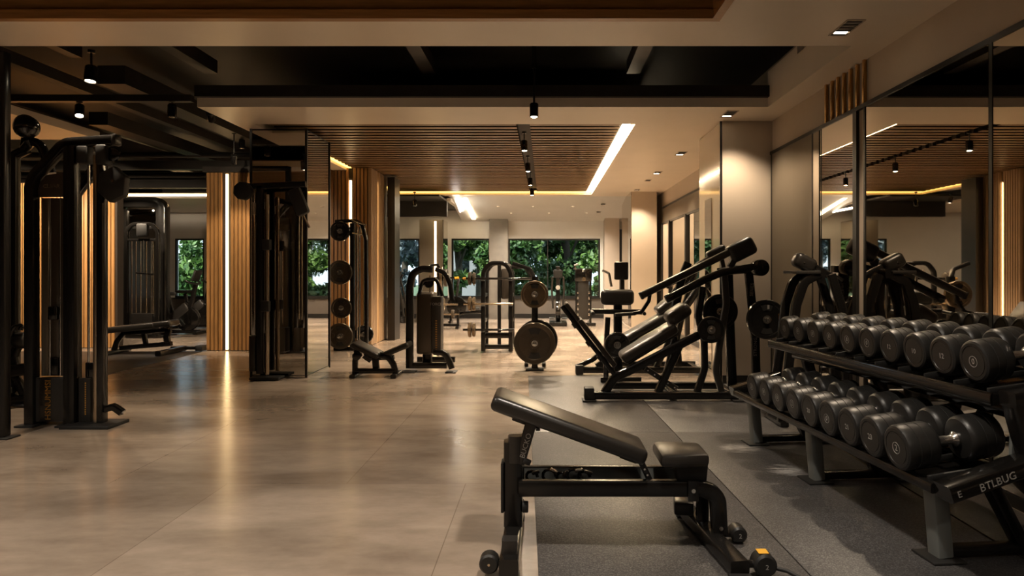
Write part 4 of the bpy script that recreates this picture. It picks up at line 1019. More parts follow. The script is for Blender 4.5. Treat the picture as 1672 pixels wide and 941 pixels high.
MB(O).bar([w(165, 690), w(165, 262)], .085, .075, Y3).build('cable_column', 'gloss_black', t)
MB(O).bar([w(160, 689, -.03), w(160, 255, -.03)], .03, .032, Y3).build('column_rail', 'brushed', t)
m = MB(O); m.obox(w(155, 693), X3, Y3, (.42, .30, .035), .008); m.build('base_plate', 'matte_black', t)
for x in (52, 117): MB(O).obox((FX(x, Y), Y, .008), X3, Y3, (.17, .19, .015), .004).build('foot_plate', 'matte_black', t)
m = MB(O); m.obox((FX(52, Y), Y + .55, .008), X3, Y3, (.17, .19, .015), .004); m.build('foot_plate', 'matte_black', t)
# head shield with its raised mark
m = MB(O); m.prism([(FX(56, Y), FZ(322, Y)), (FX(107, Y), FZ(321, Y)), (FX(107, Y), FZ(284, Y)), (FX(98, Y), FZ(281, Y)), (FX(72, Y), FZ(286, Y)), (FX(56, Y), FZ(306, Y))], (0, Y + .03, 0), X3, Z3, .03, .005); sh = m.build('head_shield', 'shroud', t)
MB(O).text('CLEAR', w(82, 304, .014), X3, Z3, .05, .001).build('lettering', 'bronze_plate', sh)
# shroud panels and guide rods over the first stack
for a, b, mt in ((59, 70, 'bronze_panel'), (75, 88, 'shroud'), (91, 106, 'shroud')):
    m = MB(O); m.span(w(a, 616, .06), w(b, 322, .09), .004); m.build('shroud_panel', mt, t)
for x in (72.5, 89.5):
    m = MB(O); m.tube([w(x, 616, .07), w(x, 322, .07)], .009, 0); m.build('guide_rod', 'chrome', t)
m = MB(O); m.span(w(56, 689, -.01), w(106, 617, .20), .006); st = m.build('stack_cover', 'graphite', t)
MB(O).text('HSNUMMSI', w(80, 653, -.0105), Z3, -X3, .07, .0012).build('lettering', 'amber_print', st)
m = MB(O); m.obox(w(83, 600, .06), X3, Z3, (.07, .16, .05), .008); m.build('selector_head', 'gloss_black', t)
m = MB(O); m.obox(w(82, 512, .05), X3, Z3, (.08, .12, .06), .012); m.build('selector_block', 'gloss_black', t)
# second stack with its holes and rods
m = MB(O); m.span(w(128, 690, .0), w(147, 618, .14), .006); st = m.build('stack_cover', 'graphite', t)
m = MB(O); m.span(w(148, 678, .05), w(158, 618, .14), .006); m.build('stack_side', 'shroud', t)
m = MB(O)
for k in range(15): m.obox(w(139.5, 626 + k * 3.6, -.001), X3, Z3, (.010, .012, .003), .0008)
m.build('weight_marks', 'amber_print', st)
for x in (138.5, 147.5):
    m = MB(O); m.tube([w(x, 618, .05), w(x, 266, .05)], .010, 0); m.build('guide_rod', 'chrome', t)
m = MB(O); m.obox(w(143, 606, .05), X3, Z3, (.075, .14, .06), .01); m.build('selector_head', 'gloss_black', t)
for x, n_ in ((140, .15), (171, .17)):
    m = MB(O); m.obox(w(x, 254, -.01), X3, Z3, (.09, n_, .11), .015); m.build('pulley_housing', 'matte_black', t)
m = MB(O); m.lathe([(0, 0), (.05, 0), (.062, .008), (.05, .02), (.062, .032), (.05, .04), (0, .04)], w(184, 252, -.02), Y3, 22); m.build('pulley', 'gloss_black', t)
m = MB(O); m.prism([(.135 * math.cos(a), .16 * math.sin(a)) for a in [k * PI / 3 + .4 for k in range(6)]], w(187, 302, -.01), X3, Z3, .08, .014); m.build('cable_carriage', 'matte_black', t)
m = MB(O); cap_screw(m, w(190, 297, -.052), (0, -1, 0), .012); m.build('bolt', 'brushed', t)
m = MB(O); m.bar([w(172, 668), w(186, 664), w(200, 674)], .05, .06, Y3, .03); m.build('low_handle', 'gloss_black', t)
m = MB(O); m.cyl(w(199, 673), w(204, 674), .020, n=14, bev=.004); m.build('handle_tip', 'chrome', t)

# ================================================================== slim post and machine cut by the picture edge
Y = 5.46; O = V((FX(-20, Y), Y + .3, 0)); w = lambda x, y, d=0: W(x, y, Y) + V((0, d, 0))
t = thing('power_rack', 'tall black rack frame nearest the cable tower', 'rack', O)
MB(O).bar([w(4, 712), w(4, 86)], .08, .085, Y3).build('upright', 'powder_black', t)
MB(O).bar([w(-180, 712), w(-180, 86)], .08, .085, Y3).build('upright', 'powder_black', t)
MB(O).obox(w(6, 714.5), X3, Y3, (.17, .14, .016), .004).build('foot_plate', 'matte_black', t)
m = MB(O); m.bar([w(-180, 92), w(4, 92)], .08, .08, Y3); m.build('top_beam', 'powder_black', t)
m = MB(O); m.bar([w(-180, 700), w(4, 700)], .08, .06, Y3); m.build('base_rail', 'powder_black', t)
Y = 6.75; O = V((FX(6, Y), Y, 0)); w = lambda x, y, d=0: W(x, y, Y) + V((0, d, 0))
t = thing('leg_machine', 'black leg machine with roller pad and high balls, half hidden behind the cable tower', 'exercise machine', O)
m = MB(O); m.bar([w(-60, 655), w(44, 655)], .09, .085, Y3); m.build('base_rail', 'powder_black', t)
for x in (42, -55): MB(O).obox((w(x, 0).x, Y, .008), X3, Y3, (.18, .22, .015), .004).build('foot_plate', 'matte_black', t)
m = MB(O); m.bar([w(-60, 618), w(46, 604)], .10, .12, Y3); m.build('seat_beam', 'powder_black', t)
m = MB(O); m.bar([w(14, 612, .02), w(28, 626, .02), w(40, 652, .02)], .06, .07, Y3, .1); m.build('brace', 'powder_black', t)
m = MB(O); m.cyl(w(8, 640, -.06), w(8, 640, .06), .11, n=28, bev=.015); m.build('cam_wheel', 'gloss_black', t)
m = MB(O); m.cyl(w(-10, 558), w(27, 558), .075, n=24, bev=.02); m.cyl(w(27, 558), w(46, 557), .082, n=24, bev=.02); m.build('roller_pad', 'vinyl', t)
m = MB(O); m.bar([w(22, 604, .05), w(18, 585, .05), w(28, 560, .05), w(32, 545, .05)], .05, .05, Y3, .08); m.build('roller_arm', 'powder_black', t)
m = MB(O); m.tube([w(24, 550, -.05), w(30, 534, -.05), w(42, 532, -.05), w(40, 540, -.05)], .022, .05); m.build('handle', 'gloss_black', t)
m = MB(O); m.bar([w(-2, 655, .2), w(-2, 250, .2), w(20, 240, .2)], .08, .08, Y3, .06); m.build('mast', 'powder_black', t)
m = MB(O); m.sphere(w(31, 206, .1), .115, 24); m.build('ball', 'gloss_plate', t)
m = MB(O); m.sphere(w(10, 196, .25), .10, 20); m.build('ball', 'gloss_plate', t)
m = MB(O); m.tube([w(14, 240, .2), w(34, 226, .15), w(50, 236, .15), w(60, 262, .15), w(66, 282, .15)], .045, .15, 14); m.build('curved_arm', 'gloss_black', t)
m = MB(O); m.tube([w(31, 226, .1), w(31, 235, .15)], .03, 0); m.tube([w(10, 210, .25), w(12, 238, .2)], .03, 0); m.build('ball_stem', 'gloss_black', t)

# ================================================================== flat bench by the timber partition
Y = 10.7; O = V((FX(245, Y), Y + .15, 0)); w = lambda x, y, d=0: W(x, y, Y) + V((0, d, 0))
t = thing('flat_bench', 'long black flat bench on the dark mat before the big cable frame', 'bench', O)
d = (w(276, 530) - w(174, 541)).normalized()
m = MB(O); pad(m, w(212, 537, .14), d, Y3, (.78, .34, .10), .035); m.build('back_pad', 'vinyl', t)
m = MB(O); pad(m, w(262, 531, .14), d, Y3, (.31, .32, .095), .035); m.build('seat', 'vinyl', t)
m = MB(O); m.bar([w(190, 548, .14), w(268, 541, .14)], .06, .06, Y3); m.build('pad_frame', 'powder_black', t)
m = MB(O); m.bar([w(188, 571, .14), w(272, 564, .14)], .08, .07, Y3); m.build('base_rail', 'powder_black', t)
m = MB(O); m.bar([w(176, 578, .14), w(182, 560, .14), w(194, 546, .14)], .06, .07, Y3, .1); m.build('leg', 'powder_black', t)
m = MB(O); m.bar([w(268, 540, .14), w(264, 552, .14), w(266, 566, .14)], .06, .09, Y3, .06); m.build('leg', 'powder_black', t)
m = MB(O); m.bar([w(226, 546, .14), w(230, 566, .14)], .05, .07, Y3); m.build('post', 'powder_black', t)
m = MB(O); m.bar([(w(272, 0).x, Y - .24, .045), (w(272, 0).x, Y + .52, .045)], .09, .08, X3); m.build('foot_bar', 'powder_black', t)
m = MB(O); m.bar([(w(180, 0).x, Y - .2, .035), (w(180, 0).x, Y + .48, .035)], .08, .06, X3); m.build('foot_bar', 'powder_black', t)
m = MB(O); m.bar([V((FX(280, Y + .5), Y + .5, .05)), V((FX(326, Y + .5), Y + .5, .05))], .07, .05, Y3); m.build('tail_bar', 'powder_black', t)
m = MB(O); m.obox((FX(328, Y + .5), Y + .5, .05), X3, Y3, (.12, .16, .09), .015); m.build('tail_block', 'matte_black', t)

# ================================================================== big cable frame with the lat machine inside
Y = 13.9; O = V((FX(230, Y), Y + .3, 0)); w = lambda x, y, d=0: W(x, y, Y) + V((0, d, 0))
t = thing('portal_cable_machine', 'big dark portal frame behind the flat bench', 'cable machine', O)
m = MB(O); m.bar([w(194, 546), w(194, 338), w(202, 331), w(258, 331), w(266, 338), w(266, 546)], .22, .20, Y3, .10, 6); m.build('portal', 'powder_black', t)
m = MB(O); m.span(w(207, 372, .0), w(256, 342, .03), .004); m.build('header_panel', 'mirror_dark', t)
m = MB(O); m.bar([w(207, 372), w(256, 372)], .06, .06, Y3); m.build('crossbar', 'powder_black', t)
for x, z in ((194, .012), (266, .012)): MB(O).obox((FX(x, Y), Y, .008), X3, Y3, (.36, .40, .015), .004).build('foot_plate', 'matte_black', t)
Y = 13.4; O = V((FX(234, Y), Y, 0)); w = lambda x, y, d=0: W(x, y, Y) + V((0, d, 0))
t = thing('lat_machine', 'arched lat machine with chrome guide rods inside the big portal frame', 'cable machine', O)
m = MB(O); m.bar([w(207, 551), w(207, 378), w(216, 366), w(248, 366), w(258, 378), w(258, 551)], .08, .07, Y3, .14, 8); m.build('arch_frame', 'gloss_black', t)
m = MB(O); m.bar([w(207, 392), w(258, 392)], .06, .05, Y3); m.build('crossbar', 'powder_black', t)
for x in (214, 221, 228.5, 238, 246, 249):
    m = MB(O); m.tube([w(x, 522, .02), w(x, 392, .02)], .012, 0); m.build('guide_rod', 'chrome' if x in (228.5, 246) else 'brushed', t)
m = MB(O); m.span(w(216, 548, -.04), w(250, 512, .14), .01); m.build('weight_stack', 'graphite', t)
m = MB(O); m.obox(w(234, 376, -.02), X3, Z3, (.22, .26, .10), .03); m.build('pulley_housing', 'matte_black', t)
m = MB(O); m.tube([w(236, 392, -.03), w(236, 445, -.03)], .008, 0); m.build('cable', 'chrome', t)
m = MB(O); m.bar([w(224, 446, -.03), w(252, 448, -.03)], .03, .03, Y3); m.build('pull_bar', 'gloss_black', t)
m = MB(O); m.bar([w(207, 549), w(258, 549)], .10, .06, Y3); m.build('base_rail', 'powder_black', t)
m = MB(O); m.cyl(w(252, 524, -.02), w(252, 524, .06), .10, n=20, bev=.01); m.build('cam_wheel', 'gloss_black', t)

# ================================================================== cardio machines seen past the frame
def bike(x, y, s, label):
    t = thing('exercise_bike', label, 'exercise bike', (x, y, 0), 0, 'exercise bikes near the far window')
    m = MB(); m.bar([(-.5 * s, -.2, .04), (-.5 * s, .2, .04)], .08, .06, X3); m.bar([(.5 * s, -.2, .04), (.5 * s, .2, .04)], .08, .06, X3); m.bar([(-.5 * s, 0, .06), (.5 * s, 0, .06)], .09, .07, Y3); m.build('base_frame', 'powder_black', t)
    m = MB(); m.cyl((.22 * s, -.06, .32), (.22 * s, .06, .32), .25, n=32, bev=.02); m.build('flywheel_cover', 'gloss_black', t)
    m = MB(); m.obox((0, 0, .42), V((.6, 0, .5)), Y3, (.55, .14, .22), .05); m.build('body_shell', 'graphite', t)
    m = MB(); m.bar([(.25 * s, 0, .45), (.42 * s, 0, 1.05)], .07, .08, Y3); m.build('handle_post', 'powder_black', t)
    m = MB(); m.tube([(.30 * s, -.22, 1.12), (.42 * s, -.20, 1.06), (.46 * s, 0, 1.05), (.42 * s, .20, 1.06), (.30 * s, .22, 1.12)], .022, .08, 10, Z3); m.build('handlebar', 'rubber', t)
    m = MB(); m.obox((.44 * s, 0, 1.22), V((.35, 0, 1)), Y3, (.24, .30, .05), .02); m.build('console', 'matte_black', t)
    m = MB(); m.bar([(-.15 * s, 0, .42), (-.26 * s, 0, .80)], .06, .07, Y3); m.build('seat_post', 'powder_black', t)
    m = MB(); m.prism([(-.16, -.11), (-.16, .11), (-.02, .08), (.16, .03), (.16, -.03), (-.02, -.08)], (-.26 * s, 0, .84), X3, Y3, .07, .02); m.build('saddle', 'vinyl', t)
    m = MB(); m.cyl((0, -.12, .30), (0, .12, .30), .03, n=14); m.bar([(0, -.12, .30), (.12, -.12, .18)], .02, .035, Y3); m.bar([(0, .12, .30), (-.12, .12, .42)], .02, .035, Y3); m.build('crank', 'chrome', t)
    return t
b1 = bike(FX(292, 14.2), 14.2, .85, 'exercise bike just past the big portal frame')
dup(b1, (FX(318, 15.6), 15.6, 0), label='second exercise bike, between the first one and the slatted column')
# ================================================================== machines by the windows
def tower_machine(x, y, h, label):
    t = thing('climber_machine', label, 'cardio machine', (x, y, 0), 0, 'cardio machines by the large window')
    m = MB(); m.obox((0, 0, .05), X3, Y3, (.42, .9, .09), .02); m.build('base', 'powder_black', t)
    m = MB(); m.bar([(0, .1, .09), (0, .14, h * .62), (0, .06, h)], .10, .13, X3, .2); m.build('mast', 'powder_black', t)
    m = MB(); m.cyl((-.06, -.1, .35), (.06, -.1, .35), .24, n=28, bev=.02); m.build('drum', 'gloss_black', t)
    for sx in (-1, 1):
        m = MB(); m.tube([(sx * .12, -.05, .4), (sx * .15, .0, h * .6), (sx * .13, -.06, h * .82)], .025, .3, 12, X3); m.build('swing_arm', 'graphite', t)
        m = MB(); m.obox((sx * .15, -.25, .18), X3, Y3, (.13, .34, .03), .01); m.build('pedal', 'rubber', t)
    m = MB(); m.obox((0, -.02, h - .18), X3, Z3, (.22, .20, .06), .02); m.build('console', 'matte_black', t)
    m = MB(); m.cyl((0, -.055, h * .64), (0, -.075, h * .64), .055, n=20); m.build('badge', 'white_print', t)
    return t
tower_machine(FX(911, 16.6), 16.6, 1.42, 'slim upright climber machine before the large window, behind the plate tree')
Y = 16.4; O = V((FX(953, Y), Y, 0)); w = lambda x, y, d=0: W(x, y, Y) + V((0, d, 0))
t = thing('folded_treadmill', 'treadmill folded upright before the large window', 'treadmill', O)
m = MB(O); m.span(w(943, 522, -.03), w(962, 452, .05), .02); m.build('deck', 'graphite', t)
for x in (941, 964):
    m = MB(O); m.bar([w(x, 530, .0), w(x, 452, .0), w(x, 440, .05)], .09, .05, Y3, .05); m.build('side_rail', 'powder_black', t)
m = MB(O); m.prism([(FX(938, Y), FZ(460, Y)), (FX(966, Y), FZ(460, Y)), (FX(967, Y), FZ(439, Y)), (FX(939, Y), FZ(439, Y))], (0, Y, 0), X3, Z3, .16, .03); m.build('console', 'gloss_black', t)
m = MB(O); m.cyl(w(953, 456, -.12), w(953, 456, -.08), .05, n=20); m.build('knob', 'bronze_plate', t)
m = MB(O); m.tube([w(939, 440, -.02), w(938, 434, -.02), w(942, 431, -.02), w(944, 433, -.02)], .02, .03); m.build('hook_handle', 'chrome', t)
m = MB(O); m.bar([(FX(940, Y), Y - .1, .04), (FX(972, Y), Y - .1, .04)], .10, .07, Y3); m.bar([(FX(942, Y), Y - .06, .04), (FX(942, Y), Y + .6, .04)], .07, .06, X3); m.bar([(FX(964, Y), Y - .06, .04), (FX(964, Y), Y + .6, .04)], .07, .06, X3); m.build('base_frame', 'powder_black', t)
m = MB(O)
for k in range(5):
    for x in (943.5, 961.5): m.obox(w(x, 478 + 9 * k, -.04), X3, Z3, (.03, .05, .02), .004)
m.build('rollers', 'chrome', t)
# plate rack by the bronze pier
Y = 15.6; O = V((FX(722, Y), Y + .2, 0)); w = lambda x, y, d=0: W(x, y, Y) + V((0, d, 0))
t = thing('storage_rack', 'rack with arms and plates behind the weight stack machine', 'plate rack', O)
for x in (716, 748):
    m = MB(O); m.bar([w(x, 534), w(x, 505) if x > 740 else w(x, 434)], .06, .06, Y3); m.build('post', 'powder_black', t)
m = MB(O); m.bar([w(700, 531), w(750, 531)], .08, .06, Y3); m.build('base_rail', 'powder_black', t)
for x in (702, 748): MB(O).bar([(FX(x, Y), Y - .2, .03), (FX(x, Y), Y + .3, .03)], .07, .05, X3).build('foot_bar', 'powder_black', t)
m = MB(O); m.tube([w(696, 440), w(702, 434), w(716, 432)], .03, .08); m.build('top_arm', 'powder_black', t)
for k, (x0, x1, y) in enumerate(((708, 750, 454), (706, 748, 497), (708, 750, 513))):
    m = MB(O); m.tube([w(x0, y, -.05), w(x1, y, -.05)], .022, 0); m.build('side_arm', 'brushed' if k else 'gloss_black', t)
MB(O).cyl(w(743, 454, -.05), w(750, 454, -.05), .028, n=14).build('yellow_end', 'yellow_label', t)
for k, (x, y, r) in enumerate(((722, 454, .26), (729, 454, .2), (724, 497, .15), (740, 513, .10))):
    a = w(x, y, -.05); plate(a, X3, r, 'iron_plate' if k % 2 else 'bronze_plate', ['large bronze-tinted plate on the top arm of the rack behind the weight stack machine', 'smaller outer plate on the top arm of the rack behind the weight stack machine', 'plate on the middle arm of the rack behind the weight stack machine', 'plate on the low arm of the rack behind the weight stack machine'][k], 'plates on the rack behind the weight stack machine', .06, segs=False, front=1)
# treadmill side-on beyond the black post
Y = 17.2; O = V((FX(660, Y), Y, 0)); w = lambda x, y, d=0: W(x, y, Y) + V((0, d, 0))
t = thing('elliptical_machine', 'dark elliptical machine before the blue-tinted window', 'cardio machine', O)
m = MB(O); m.bar([w(648, 531), w(674, 531)], .5, .07, Y3); m.build('base_frame', 'powder_black', t)
m = MB(O); m.bar([w(656, 528), w(652, 490), w(650, 452)], .09, .09, Y3, .2); m.build('mast', 'powder_black', t)
m = MB(O); m.cyl(w(663, 516, -.06), w(663, 516, .06), .20, n=28, bev=.02); m.build('drum', 'gloss_black', t)
for dy in (-.2, .2):
    m = MB(O); m.tube([w(662, 516, dy), w(657, 480, dy), w(651, 456, dy), w(655, 448, dy)], .024, .1); m.build('swing_arm', 'graphite', t)
m = MB(O); m.obox(w(651, 450), V((.3, 0, 1)), Y3, (.22, .3, .05), .02); m.build('console', 'matte_black', t)
# crank machine low by the middle window
t = thing('rowing_machine', 'low rowing machine by the middle window, behind the barbell ends', 'rowing machine', (FX(765, 17.2), 17.2, 0))
m = MB(); m.bar([(-.5, 0, .22), (.45, 0, .30)], .10, .07, Y3); m.build('rail', 'powder_black', t)
m = MB(); m.cyl((-.3, -.05, .42), (-.3, .05, .42), .25, n=28, bev=.02); m.build('flywheel_cover', 'gloss_black', t)
m = MB(); m.bar([(-.45, -.2, .03), (-.45, .2, .03)], .07, .05, X3); m.bar([(-.45, 0, .03), (-.42, 0, .3)], .06, .06, Y3); m.bar([(.42, 0, .03), (.40, 0, .3)], .06, .06, Y3); m.bar([(.42, -.2, .03), (.42, .2, .03)], .07, .05, X3); m.build('legs', 'powder_black', t)
m = MB(); m.prism([(-.14, -.14), (-.14, .14), (.12, .12), (.12, -.12)], (.16, 0, .36), X3, Y3, .06, .02); m.build('seat', 'vinyl', t)
m = MB(); m.bar([(-.3, 0, .6), (-.26, 0, .95)], .05, .05, Y3); m.obox((-.26, 0, 1.02), V((.2, 0, 1)), Y3, (.2, .24, .04), .015); m.build('console', 'matte_black', t)
# ================================================================== fixtures, light, camera
def spot(loc, aim, watts, angle=70, blend=.6, col=(1, .80, .58), rad=.04):
    l = bpy.data.lights.new('spot', 'SPOT'); l.energy = watts; l.spot_size = math.radians(angle); l.spot_blend = blend
    l.color = col; l.shadow_soft_size = rad
    o = bpy.data.objects.new('spot_lamp', l); C.objects.link(o); o.location = loc
    d = V(aim) - V(loc); o.rotation_euler = d.to_track_quat('-Z', 'Y').to_euler(); return o
def area(loc, aim, sx, sy, watts, col=(1, .74, .47), spread=180):
    l = bpy.data.lights.new('area', 'AREA'); l.shape = 'RECTANGLE'; l.size = sx; l.size_y = sy; l.energy = watts; l.color = col
    l.spread = math.radians(spread)
    o = bpy.data.objects.new('area_lamp', l); C.objects.link(o); o.location = loc
    d = V(aim) - V(loc); o.rotation_euler = d.to_track_quat('-Z', 'Y').to_euler(); return o

# track heads: barrel, stem, clamp, glowing lens
def head(loc, aim, label, lit=True, stem=.10, r=.045, L=.14, watts=0, group='track spotlights', mat='lamp_glow', angle=60):
    loc = V(loc); d = (V(aim) - loc).normalized()
    t = thing('track_spotlight', label, 'spotlight', loc, 0, group)
    mb = MB(loc); top = loc + V((0, 0, stem))
    mb.cyl(top, top + V((0, 0, .025)), .03, n=14); mb.build('clamp', 'frame_black', t)
    MB(loc).cyl(loc, top, .009, n=10).build('stem', 'frame_black', t)
    b0 = loc - d * L * .35; b1 = loc + d * L * .65
    bm_ = MB(loc); ref = d
    bm_.lathe([(0, 0), (r * .8, 0), (r, .012), (r, L), (r * .86, L), (r * .80, L - .02), (0, L - .02)], b0, d, 20); bm_.build('barrel', 'gloss_black', t)
    MB(loc).lathe([(0, 0), (r * .78, 0), (r * .78, .004), (r * .5, .013), (0, .017)], b1 - d * .012, d, 20).build('lens', mat if lit else 'chrome', t)
    if watts: spot(b1 + d * .02, aim, watts, angle, .5, rad=.03)
    return t
head(W(149, 117, 5.9), (-3.9, 5.6, 1.2), 'lit spotlight hanging in the black ceiling above the tall cable tower', watts=150, stem=.16, r=.05)
head(W(130, 178, 7.26), (-4.2, 6.0, 0), 'lit spotlight on the dark cross rail, nearest the cable tower', watts=150, stem=.06)
head(W(281, 178, 7.26), W(281, 300, 7.2), 'unlit black spotlight on the dark cross rail', False, stem=.07)
head(W(344, 188, 8.0), (-5.2, 11.3, 1.6), 'tilted spotlight at the corner of the white soffit', watts=200, stem=.09)
head(W(395, 233, 10.5), W(395, 330, 10.5), 'small unlit spotlight in the dark ceiling beside the mirrored column', False, stem=.09)
head(W(677, 330, 15.1), W(677, 400, 15.0), 'small black spotlight below the end of the slatted ceiling', False, stem=.2)
for k, y in enumerate((9.0, 10.9, 12.7, 14.4)):
    head((-.275, y, ZC - .10), (-.2, y - .2, 0), 'black spotlight in the groove of the slatted ceiling, %s from the white soffit' % ['first', 'second', 'third', 'fourth'][k],
         watts=[330, 420, 620, 720][k], stem=.14, group='spotlights in the ceiling groove', angle=125)
# the long pendant spot
t = thing('pendant_spotlight', 'lit spotlight on a long drop rod before the white soffit', 'spotlight', W(872, 180, 7.1))
lo = t.location
MB(lo).cyl(lo + V((0, 0, .06)), (lo.x, lo.y, 3.68), .011, n=12).build('drop_rod', 'frame_black', t)
MB(lo).cyl((lo.x, lo.y, 3.44), (lo.x, lo.y, 3.74), .026, n=14).build('canopy', 'frame_black', t)
MB(lo).lathe([(0, .07), (.038, .07), (.046, .06), (.046, -.07), (.036, -.07), (.036, -.055), (0, -.055)], lo, Z3, 20).build('barrel', 'gloss_black', t)
MB(lo).lathe([(0, -.058), (.035, -.058), (.035, -.066), (.022, -.078), (0, -.082)], lo, Z3, 20).build('lens', 'lamp_glow', t)
spot(lo - V((0, 0, .10)), (lo.x, lo.y, 0), 160, 95, .7, rad=.035)

# recessed louvred downlights along the mirror wall
GR = [(4.94, 2.18, True), (7.68, 2.07, True), (10.3, 2.05, True), (12.35, 2.03, True), (13.4, 2.02, False), (15.0, 2.02, True), (17.1, 1.45, True), (17.9, 1.4, False)]
for k, (y, x, lit) in enumerate(GR):
    zz = ZC if y < 16.3 else ZC - (y - 16.35) * .165
    t = thing('downlight', ['louvred downlight in the white ceiling above the mirrors', 'louvred downlight at the top of the big beige pillar', 'louvred downlight just past the big pillar', 'louvred downlight midway along the white ceiling strip',
        'small unlit downlight between two louvred ones', 'louvred downlight by the second beige pillar', 'small louvred downlight in the sloped ceiling', 'small unlit downlight close to the windows'][k], 'downlight', (x, y, zz - .001), 0, 'recessed downlights')
    w_, l_ = (.11, .30) if k < 4 else (.09, .2)
    fr = MB(); e = .012
    fr.span((-w_ / 2 - e, -l_ / 2 - e, -.006), (-w_ / 2, l_ / 2 + e, 0)); fr.span((w_ / 2, -l_ / 2 - e, -.006), (w_ / 2 + e, l_ / 2 + e, 0))
    fr.span((-w_ / 2, -l_ / 2 - e, -.006), (w_ / 2, -l_ / 2, 0)); fr.span((-w_ / 2, l_ / 2, -.006), (w_ / 2, l_ / 2 + e, 0)); fr.build('frame', 'plaster', t)
    MB().span((-w_ / 2, -l_ / 2, -.002), (w_ / 2, l_ / 2, -.0005)).build('recess', 'frame_black', t)
    lv = MB()
    for q in range(5):
        yy = -l_ / 2 + l_ * (q + .5) / 5
        lv.span((-w_ / 2, yy - .008, -.006), (w_ / 2, yy + .008, -.002))
    lv.build('louvre', 'frame_black' if k else 'duct_grey', t)
    if lit:
        MB().span((-w_ / 2 + .01, l_ * .18, -.0045), (w_ / 2 - .01, l_ * .38, -.0022)).build('lamp', 'lamp_glow' if k < 5 else 'lamp_dim', t)
        spot((x, y, zz - .03), (x + (.5 if k == 1 else .28), y, 0), [190, 120, 170, 180, 0, 160, 120, 0][k], 100, .75, rad=.05)

# added fill lamps in the ceiling out of frame, to brighten the room
for (x, y, w) in ((-4.5, 2.6, 330), (-2.0, 2.6, 230), (.4, 2.6, 250), (-4.5, -.6, 190), (-1.6, -.6, 220), (1.0, -.6, 240)):
    o = struct(MB((0, 0, 0)).lathe([(.09, 0), (.10, -.006), (.12, -.006), (.12, 0)], (x, y, ZC + .10), Z3, 24).build('ceiling_fill_lamp', 'frame_black'))
    MB().lathe([(0, -.002), (.088, -.002), (.088, .002), (0, .002)], (x, y, ZC + .10), Z3, 24).build('lens', 'lamp_dim', o)
    spot((x, y, ZC + .05), (x, y, 0), w, 130, .9, (1, .88, .74), rad=.08)
# spotlights added in the black ceiling to brighten the partition, column and machines
head((-6.9, 10.0, 3.0), (-7.6, 11.7, 1.2), 'added spotlight in the dark ceiling washing the timber partition', watts=420, stem=.35, angle=110)
head((-8.7, 10.0, 3.0), (-9.2, 11.7, 1.2), 'second added spotlight washing the timber partition, behind the cable tower', watts=420, stem=.35, angle=110)
head((-4.6, 10.1, 3.0), (-5.2, 11.3, 1.0), 'added spotlight aimed at the slatted column with the strip of light', watts=120, stem=.35, angle=70)
head((-8.2, 13.0, 3.0), (-8.3, 13.8, .6), 'added spotlight above the lat machine and its portal frame', watts=260, stem=.2, angle=120)
head((-3.6, 15.0, 2.9), (-3.0, 15.6, 0), 'added spotlight in the dark ceiling past the black post', watts=220, stem=.08, angle=120)
# small round downlights in the sloped rear ceiling
for k, (x, y) in enumerate(((-1.2, 17.3), (-.3, 17.3), (.7, 17.3), (-.9, 18.0), (.1, 18.0), (1.1, 18.0))):
    zz = ZC - (y - 16.35) * .1647
    t = thing('downlight', 'tiny round rear ceiling downlight, %s %s from the pier' % ('window row' if k > 2 else 'front row', ['first', 'second', 'third'][k % 3]), 'downlight', (x, y, zz), 0, 'recessed downlights')
    MB().lathe([(.030, -.008), (.042, -.010), (.045, 0), (.030, 0)], (0, 0, 0), Z3, 20, True).build('ring', 'plaster', t)
    MB().lathe([(0, -.004), (.030, -.004), (.030, -.001), (0, -.001)], (0, 0, 0), Z3, 20).build('lens', 'lamp_dim', t)
    spot((x, y, zz - .03), (x, y - .2, 0), 260 if k < 3 else 160, 135, .9, (1, .88, .74), rad=.03)
# light of the cove strips (the strips themselves also glow)
area((PX1 - .07, 12.1, ZC + .045), (PX1 - .07, 12.1, 0), .09, 7.4, 120, (1, .76, .46))
area((-2.23, 17.4, 2.86), (.5, 17.4, 2.86), 1.9, .04, 18, (1, .90, .76))
area((-2.93, 17.4, 2.9), (-2.93, 17.4, 0), .08, 1.6, 14, (1, .76, .46))

